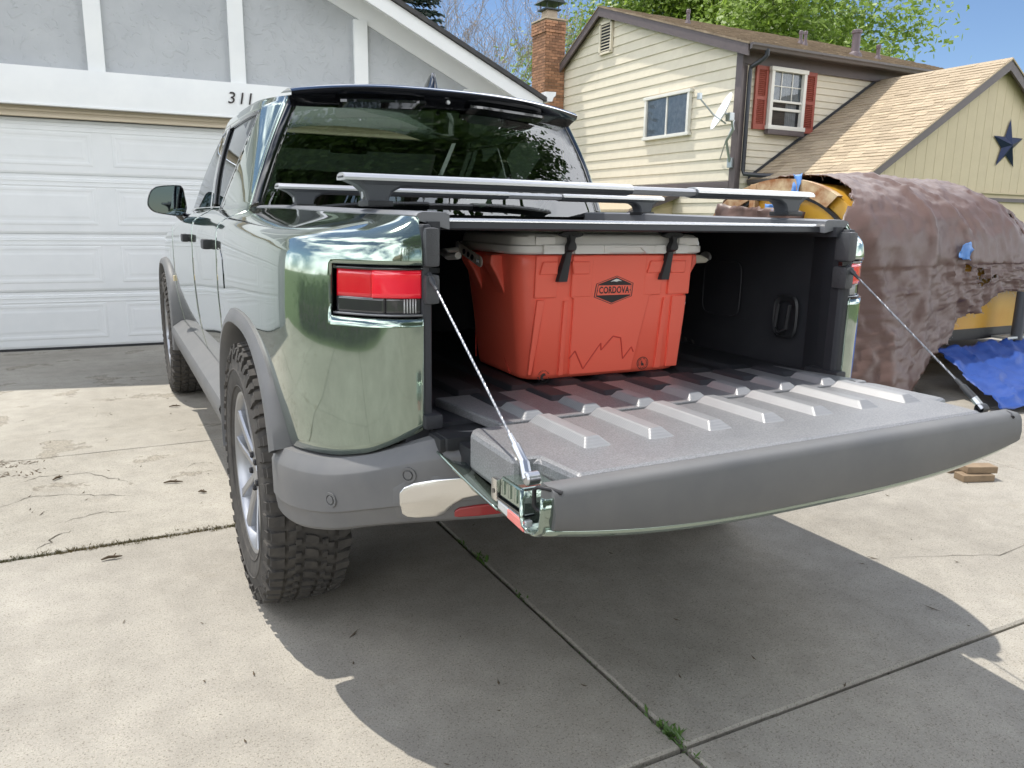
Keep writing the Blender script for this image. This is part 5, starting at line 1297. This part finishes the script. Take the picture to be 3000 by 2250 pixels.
box('jack_plate',(5.42,TY0-.12,.36),(.34,.14,.02),'galvanised',CT,.004); box('jack_bracket',(5.56,TY0-.12,.32),(.22,.10,.09),'galvanised',CT,.006)
for dx in (-.06,.06): MB().lathe([(0,-.02),(.016,-.02),(.016,.01)],'y',6,(5.56+dx,TY0-.165,.32)).out('jack_bolt','steel',CT)
wheel2=[]
for y,s in ((TY0+.1,1),(TY1-.1,-1)):
    MB().lathe([(.0,-.06),(.15,-.06),(.16,-.09),(.24,-.10),(.29,-.08),(.30,-.04),(.30,.04),(.29,.08),(.24,.10),(0,.10)],'y',36,(6.1,y,.30)).out('trailer_wheel','rubber',CT,smooth=40)
# brown tarp: a draped sheet over the barrel, hem ragged, skirt to the ground at the near left
def tn_(p,s,o=0): return noise.noise(Vector(p)*s+Vector((o,o*1.7,-o)))
def wrinkle(p):
    a=1-abs(tn_((p.x*.8,p.y*1.0,p.z*.35),4.2,3)); c=1-abs(tn_((p.x*1.2,p.y,p.z*.6),9.5,7)); d=tn_(p,2.0,11); e=1-abs(tn_(p,22,5))
    f=1-abs(tn_((p.x*.5,p.y*.5,p.z*1.3),13,17)); g_=1-abs(tn_((p.x*1.4,p.y*1.4,p.z*.4),7,23))
    return .030*(a**5)+.020*(c**6)+.020*d+.010*e**3+.014*f**8+.020*g_**9-.02
bt=MB(); rows=[]; NU,NVt=150,130
for i in range(NU+1):
    u=i/NU; r=[]
    for j in range(NVt+1):
        v=j/NVt       # 0 near-side hem ... 1 far side
        # side-section: skirt up to .42 of v, arch to .9, far drop
        xs=TX0-.02+u*3.9
        top=1.66*(1 if u<.44 else 1-.14*((u-.44)/.14)**1.36); R=TRr+.06
        near=interp([(0,0),(.10,.02),(.16,.25),(.20,.33),(.24,.52),(.30,.58),(.36,.74),(.7,.70),(1,.6)],u)       # hem height
        flarey=.42*max(0,1-near/.5)*max(0,1-u/.35)
        wrap=max(0,1-u/.22)
        if v<.42:
            t=v/.42; z=near+(.98-near)*t; x=xs-.50*wrap-.10*(1-t)*wrap; y=TY0-.06-flarey*(1-t)**1.4-.05*(1-t)+.55*max(0,TX0-.06-x)
        elif v<.92:
            a=PI*(1-(v-.42)/.5)  # pi = near
            z=.98*(top/1.66)+(top-.98*(top/1.66))*math.sin(a); y=TYc+R*math.cos(a); cov=max(0,1-(v-.42)/.18); x=xs-.50*wrap*cov+.14*max(0,1-u/.14)*max(0,math.sin((v-.50)/.30*PI))*(.5<v<.8); y+=.45*max(0,TX0-.06-x)
        else:
            t=(v-.92)/.08; z=.98-.4*t; y=TYc+R+.04*t; x=xs
        p=Vector((x,y,z)); amp=1.0 if v<.42 else .55
        w=wrinkle(p)*amp; nn=Vector((0,-1,0)) if v<.42 else Vector((0,(y-TYc)/R,max(.1,(z-.95)/.7))).normalized()
        # long vertical folds in the skirt
        if v<.5: w+=(.034*abs(math.sin(u*34+2.5*math.sin(u*9)+v*2))**.6+.012*abs(math.sin(u*83-v*5)))*max(0,1-v/.55)*max(.15,1-u/.6)
        if v>.40:   # creases running along the roof, a pole ridge under the sheet
            w+=.010*(1-abs(noise.noise(Vector((x*1.1,v*26,3)))))**3+.006*(1-abs(noise.noise(Vector((x*2.3,v*60,8)))))**3
        w+=.035*math.exp(-((u-.16-.10*(v-.3))/.010)**2)*(v>.1)+.020*math.exp(-((u-.30+.06*v)/.012)**2)-.02*math.exp(-((u-.23)/.03)**2)*(v<.5)
        p=p+nn*w
        if p.z<.012: p.z=.012+.01*abs(tn_(p,20))
        r.append(p)
    rows.append(r)
# ragged hem and torn holes
holes=[(.30,.33,.012,.045),(.315,.24,.016,.035),(.345,.25,.010,.018),(.265,.38,.008,.030),(.47,.50,.006,.02)]
F=[]; V=[p for r in rows for p in r]; n2=NVt+1
for i in range(NU):
    for j in range(NVt):
        u,v=(i+.5)/NU,(j+.5)/NVt
        rag=.010+.018*abs(noise.noise(Vector((u*60,1.3,0))))+.02*abs(noise.noise(Vector((u*17,9.3,0))))
        if v<rag and near>0: continue
        if v>.42 and u<.012+.02*abs(noise.noise(Vector((v*22,3,0)))): continue
        if any(((u-a)/c)**2+((v-b_)/d)**2<1+.9*noise.noise(Vector((u*90,v*70,2))) for a,b_,c,d in holes): continue
        F.append((i*n2+j,i*n2+j+1,(i+1)*n2+j+1,(i+1)*n2+j))
tb=MB(); tb.add(V,F); to=tb.out('brown_tarp',['tarp_brown'],smooth=70,fix=False); tag(to,'torn brown tarp draped over the camper trailer','tarp'); flip(to,Vector((0,-1,.6))); to.modifiers.new('thickness','SOLIDIFY').thickness=.004
me=to.data; bm=bmesh.new(); bm.from_mesh(me); loose=[v for v in bm.verts if not v.link_faces]; bmesh.ops.delete(bm,geom=loose,context='VERTS')
edges=[(e.verts[0].co.copy(),e.verts[1].co.copy()) for e in bm.edges if len(e.link_faces)==1]; bm.to_mesh(me); bm.free()
fr=MB(); random.seed(11)
for a,c in edges:
    if random.random()<.6:
        p=a.lerp(c,random.random()); d=Vector((random.uniform(-1,1),random.uniform(-1,.2),random.uniform(-1.2,.4)))*random.uniform(.01,.035)
        fr.tube([p,p+d*.6,p+d+Vector((0,0,-.008))],.0012,3,cap=False)
o=fr.out('frayed_thread','fray',to,fix=False); o['kind']='stuff'
# roll of tarp hanging over the arch, blue scraps showing in the tears
b=MB(); 
for k in range(26): pass
def sheet(name,m,P,nu,nv,amp,label,cat,sc=8,parent=None,seed=0):
    """bilinear patch of 4 corners with wrinkles"""
    A,B_,C_,D=[Vector(p) for p in P]; rows=[]
    nn=(B_-A).cross(D-A).normalized()
    for i in range(nu+1):
        r=[]
        for j in range(nv+1):
            p=A.lerp(B_,i/nu).lerp(D.lerp(C_,i/nu),j/nv); w=amp*((1-abs(tn_(p,sc*.7,seed)))**6+.5*tn_(p,sc*.35,seed+2)+.4*(1-abs(tn_(p,sc*2.2,seed+4)))**7)
            e=min(i,nu-i,j,nv-j); jit=Vector((tn_(p,30,1),tn_(p,30,4),tn_(p,30,9)))*(.02 if e==0 else 0)
            r.append(p+nn*w+jit)
        rows.append(r)
    o=MB().grid(rows).out(name,m,parent,smooth=70,fix=False); o.modifiers.new('thickness','SOLIDIFY').thickness=.003
    if label: tag(o,label,cat)
    return o
sheet('blue_tarp','tarp_blue',[(4.0,1.50,.03),(7.2,1.35,.03),(7.2,2.24,.30),(4.32,2.24,.33)],90,34,.038,'crumpled blue tarp hanging below the trailer frame','tarp',5,seed=3)
sheet('tarp_scrap','tarp_blue_pale',[(TX0-.10,3.42,1.28),(TX0-.10,3.15,1.30),(TX0-.09,3.12,1.42),(TX0-.09,3.46,1.42)],12,8,.04,'pale blue tarp scrap beside the truck rail in front of the trailer arch','tarp',10)
sheet('tarp_flap','tarp_brown',[(TX0-.14,3.95,.9),(TX0-.16,3.05,.95),(TX0-.11,3.0,1.36),(TX0-.09,4.05,1.42)],30,16,.05,'brown tarp flap hanging across the front of the trailer arch','tarp',7,seed=5)
sheet('tarp_patch','tarp_blue_pale',[(4.62,2.33,1.02),(4.76,2.33,1.0),(4.75,2.34,1.14),(4.64,2.34,1.13)],10,10,.02,'small blue tarp scrap showing through a tear in the brown tarp','tarp',10,seed=8)
sheet('tarp_knot','tarp_blue_pale',[(TX0-.09,TYc-.22,1.45),(TX0-.09,TYc-.16,1.44),(TX0-.06,TYc-.14,1.66),(TX0-.06,TYc-.23,1.66)],8,10,.03,'pale blue knotted tarp end at the top of the trailer arch','tarp',12,seed=9)
# offcuts of lumber on the driveway
def lumber(c,d,a,label):
    o=MB().box((0,0,0),d,None,.004).xf(Matrix.Translation(c)@Matrix.Rotation(rad(a),4,'Z')).out('lumber_offcut','lumber',None,fix=False); tag(o,label,'wood block','wood blocks under the tailgate corner')
lumber((2.50,.72,.019),(.17,.075,.034),-20,'lower weathered wood block lying on the driveway'); lumber((2.54,.73,.055),(.16,.075,.034),-24,'upper weathered wood block stacked on another block'); lumber((2.56,.86,.019),(.15,.07,.034),-12,'weathered wood block behind the two stacked ones')
# ================================================================ vegetation
def branch(b,p,d,L,r,lev,tips,rng,sp=.6,minr=.006,kids=3,up=.1):
    pts=[p]; rs=[r]; n=5; q=p.copy(); dd=d.copy()
    for k in range(n):
        dd=(dd+Vector((rng.uniform(-1,1),rng.uniform(-1,1),rng.uniform(-.6,.9)))*.13+Vector((0,0,up*.3))).normalized(); q=q+dd*L/n; pts.append(q.copy()); rs.append(max(minr,r*(1-.62*(k+1)/n)))
    b.tube(pts,rs,6 if r>.02 else 4,cap=False)
    if lev<=0: tips.append((pts[-1],dd)); tips.append((pts[3],dd)); return
    for k in range(kids):
        t=rng.uniform(.35,1) if k else 1.0; i=min(n,max(1,int(round(t*n)))); sd=dd.orthogonal().normalized(); sd=Matrix.Rotation(rng.uniform(0,2*PI),3,dd)@sd
        nd=(dd*(1-sp*.5)+sd*sp).normalized(); branch(b,pts[i],nd,L*rng.uniform(.6,.82),rs[i]*.78,lev-1,tips,rng,sp,minr,kids,up)
    if lev<=2: tips.append((pts[2],dd))
def leafcrown(tips,rng,per,spread,size,b):
    for p,d in tips:
        cl=Vector((rng.gauss(0,1),rng.gauss(0,1),rng.gauss(0,.8)))*spread*.3
        for k in range(per):
            c=p+cl+Vector((rng.gauss(0,1),rng.gauss(0,1),rng.gauss(0,.8)))*spread*.5; a=Vector((rng.uniform(-1,1),rng.uniform(-1,1),rng.uniform(-1,1))).normalized(); e=a.orthogonal().normalized(); s=size*rng.uniform(.6,1.3)
            i=len(b.V); b.V+=[c-a*s*.5,c+e*s*.34,c+a*s*.5,c-e*s*.34]; b.F.append([i,i+1,i+2,i+3])
def tree(name,label,loc,h,seed,per,spread,size,lm,lev=4,sp=.62,kids=3,bark='bark',cat='tree',r=.16,up=.1,trunk=.30,group=None):
    rng=random.Random(seed); t=thing(name,label,cat,loc,group); b=MB(); tips=[]; o=Vector(loc)
    b.tube([o-Vector((0,0,.1)),o+Vector((rng.uniform(-.05,.05)*h*.3,0,h*trunk*.5)),o+Vector((0,0,h*trunk))],[r*1.25,r,r*.85],10,cap=False)
    for k in range(kids+2):
        a=2*PI*k/(kids+2)+rng.uniform(-.4,.4); d=Vector((math.cos(a)*sp,math.sin(a)*sp,.9)).normalized(); branch(b,o+Vector((0,0,h*trunk*rng.uniform(.8,1))),d,h*.27,r*.55,lev-1,tips,rng,sp,.006,kids,up)
    b.out('trunk',bark,t,smooth=60,fix=False)
    c=MB(); leafcrown(tips,rng,per,spread,size,c); cr_=mk('crown',c.V,c.F,lm,t)
    return t,len(tips)
tree('leafy_tree','bright green leafy tree rising behind the tan house roof',(24.3,27.5,0),15.2,5,95,1.1,.24,'leaf_bright',lev=5,sp=.62,kids=3,r=.34,trunk=.20,bark='bark_pale')
tree('leafy_tree','paler green leafy tree behind the tan house, nearer the open sky',(28.6,29.5,0),11.8,15,95,1.0,.22,'leaf_bright',lev=5,sp=.62,kids=3,r=.28,trunk=.2,bark='bark_pale')
# bare budding tree behind the garage roof
tree('budding_tree','bare budding tree with pale twigs behind the garage roof',(12.6,30,0),12.8,21,2,.25,.06,'bud',lev=6,sp=.50,kids=3,bark='bark_pale',r=.12,up=.2,trunk=.2)
def spruce(loc,h,rad_,seed,label):
    rng=random.Random(seed); t=thing('spruce_tree',label,'tree',loc); o=Vector(loc); b=MB().tube([o,o+Vector((0,0,h))],[.2,.03],8,cap=False); c=MB()
    z=h*.12
    while z<h*.98:
        R=rad_*(1-z/h)**.8
        for k in range(11):
            a=rng.uniform(0,2*PI); L_=R*rng.uniform(.75,1.1); d=Vector((math.cos(a),math.sin(a),-.18)); p0=o+Vector((0,0,z+rng.uniform(-.1,.1))); b.tube([p0,p0+d*L_*.6,p0+d*L_+Vector((0,0,.12*L_))],[.02,.012,.005],4,cap=False)
            for q in range(int(26*L_)+6):
                tt=rng.uniform(.15,1); c0=p0+d*L_*tt+Vector((0,0,.12*L_*tt*tt)); sd=Vector((-d.y,d.x,0))*rng.choice((-1,1))*rng.uniform(.05,.32)*(1.1-tt*.6); e=c0+sd+d*.08+Vector((0,0,-.10*rng.random())); nrm=Vector((0,0,.03)); i=len(c.V); c.V+=[c0-nrm,e-nrm*.3,e+nrm*.3+d*.05,c0+nrm]; c.F.append([i,i+1,i+2,i+3])
        z+=h*.022
    b.out('trunk','bark',t,fix=False); mk('crown',c.V,c.F,'needle',t)
spruce((7.6,23.5,0),11.5,2.9,4,'dark blue-green spruce behind the garage roof')
# trees, hedge and house across the street, seen only as reflections
tree('street_tree','broad leafy tree beside the street behind the driveway',(.9,-10.9,0),14,31,40,1.2,.28,'leaf_green',lev=4,kids=4,r=.24,trunk=.16,sp=.8,group='trees across the street')
tree('street_tree','tall leafy tree beside the street, farther along the pavement',(4.6,-12.2,0),14.5,33,36,1.2,.28,'leaf_green',lev=4,kids=4,r=.24,trunk=.2,sp=.75,group='trees across the street')
for k,(x,y,h) in enumerate(((-3.0,-24,7),(-4.6,-25,8),(-6.1,-24.5,6.5),(-9,-25,7.5))):
    rng=random.Random(k); t=thing('poplar_tree','narrow poplar in the row across the street, %s from the broad tree'%('first','second','third','fourth')[k],'tree',(x,y,0),'poplars across the street'); MB().tube([(x,y,0),(x,y,h*.8)],[.12,.02],6,cap=False).out('trunk','bark',t,fix=False); c=MB()
    leafcrown([(Vector((x+rng.gauss(0,.38)*(1-abs(z/h-.4)),y+rng.gauss(0,.38)*(1-abs(z/h-.4)),z)),None) for z in [h*(.08+.92*rng.random()) for _ in range(90)]],rng,22,.42,.2,c); mk('crown',c.V,c.F,'leaf_green',t)
rng=random.Random(77)
hd=thing('hedge','clipped green hedge along the lawn left of the driveway','hedge',(-7.6,.5,0)); c=MB(); leafcrown([(Vector((-7.6+rng.uniform(-.4,.4),rng.uniform(-4,6),rng.uniform(.1,.7))),None) for _ in range(420)],rng,18,.45,.13,c); mk('crown',c.V,c.F,'leaf_green',hd); MB().box((-7.6,1,.25),(.5,9.6,.4)).out('stems','bark',hd,fix=False)
fh=thing('facing_house','tan house with brown roof across the street','house',(-16,-30,0)); MB().box((-16,-30,1.5),(13,7,3)).out('wall','siding_tan',fh,fix=False); MB().prism([(-34.2,2.9),(-25.8,2.9),(-30,5.3)],-23,-9,'yz').out('roof','shingle_main',fh)
for x in (-20,-16.5,-12.5): wq=box('window',(x,-26.47,1.7),(1.5,.06,1.2),'window_white',fh,.01); box('pane',(x,-26.43,1.7),(1.3,.03,1.0),'trailer_glass',wq)
# moss and weeds in the joints, litter on the concrete
def tuft(b,c,n,h,sp,rng):
    for k in range(n):
        p=Vector(c)+Vector((rng.gauss(0,sp),rng.gauss(0,.006),0)); d=Vector((rng.uniform(-.6,.6),rng.uniform(-.6,.6),1)); hh=h*rng.uniform(.4,1.2); w=Vector((rng.uniform(-1,1),rng.uniform(-1,1),0)).normalized()*.0016
        i=len(b.V); b.V+=[p-w,p+w,p+d*hh*.6+w*.7,p+d*hh+Vector((d.x,d.y,0))*hh*.3]; b.F.append([i,i+1,i+2,i+3])
rng=random.Random(5); b=MB(); x=-2.6
while x<-.82:
    dens=1+2.2*max(0,noise.noise(Vector((x*4,0,0)))+.35)
    tuft(b,(x,1.67+rng.gauss(0,.012),-.006),int(9*dens),.016,.01,rng); x+=.007
o=mk('joint_moss',b.V,b.F,'moss'); tag(o,'dry moss growing along the driveway joint left of the truck','moss',kind='stuff')
b=MB()
for c,n,h in (((-.168,-.185,-.005),46,.03),((-.168,-.23,-.005),36,.022),((-.160,.93,-.005),30,.03),((-.17,1.10,-.005),16,.02),((-.168,.62,-.005),16,.02)):
    for k in range(n):
        p=Vector(c)+Vector((rng.gauss(0,.008),rng.gauss(0,.03),0)); a=rng.uniform(0,2*PI); d=Vector((math.cos(a),math.sin(a),rng.uniform(.4,1.2))); s=Vector((-d.y,d.x,0))*h*.16; hh=h*rng.uniform(.3,1); i=len(b.V); b.V+=[p,p+d*hh*.5+s,p+d*hh,p+d*hh*.5-s]; b.F.append([i,i+1,i+2,i+3])
x=1.67
while x>-2.5:
    tuft(b,(-.168,x,-.008),3,.007,.004,rng); x-=.02
o=mk('joint_weeds',b.V,b.F,'weed'); tag(o,'small green weeds in the driveway joint behind the truck','weeds',kind='stuff')
b=MB()
for k in range(260):
    x,y=rng.uniform(-3.0,2.6),rng.uniform(-1.2,5.0)
    if k<25: x,y=rng.uniform(-2.4,-1.5),rng.uniform(2.2,3.6)
    L_=rng.uniform(.004,.014) if rng.random()<.9 else rng.uniform(.02,.05); a=rng.uniform(0,PI); d=Vector((math.cos(a),math.sin(a),0)); s=Vector((-d.y,d.x,0))*rng.uniform(.0015,.004); p=Vector((x,y,.004)); i=len(b.V)
    b.V+=[p-d*L_,p+s,p+d*L_+Vector((0,0,.004)),p-s]; b.F.append([i,i+1,i+2,i+3])
for k in range(80):
    p=Vector((-1.83+rng.gauss(0,.07),2.98+rng.gauss(0,.04) if k%2 else 2.78+rng.gauss(0,.035),.004)); a=rng.uniform(0,PI); d=Vector((math.cos(a),math.sin(a),.2))*rng.uniform(.006,.018); s=Vector((-d.y,d.x,0))*.25; i=len(b.V); b.V+=[p-d,p+s,p+d,p-s]; b.F.append([i,i+1,i+2,i+3])
o=mk('leaf_litter',b.V,b.F,'dry_leaf'); tag(o,'scattered crumbs of dry leaves on the concrete','litter',kind='stuff')
for i,(x,y,a,L_,lb) in enumerate(((-1.13,2.33,-10,.085,'dry twig on the concrete beside the rear wheel'),(-1.40,1.52,5,.07,'dry leaf scrap in front of the mossy joint'),(-1.0,3.95,2,.07,'short twig on the concrete between the wheels'),(-1.62,2.62,50,.06,'curled twig at the left edge of the concrete'),(-1.02,2.13,-30,.04,'small dark chip on the concrete near the tyre'))):
    b=MB(); d=Vector((math.cos(rad(a)),math.sin(rad(a)),0)); c=Vector((x,y,.008)); b.tube([c-d*L_*.5,c-d*L_*.15+Vector((0,.004,.004)),c+d*L_*.2+Vector((0,-.003,.003)),c+d*L_*.5],[.003,.006,.005,.002],6); b.tube([c,c+d*L_*.2+Vector((0,.02,.006))],.002,4); tag(b.out('twig','dry_leaf',None,smooth=60),lb,'twig','twigs on the driveway')
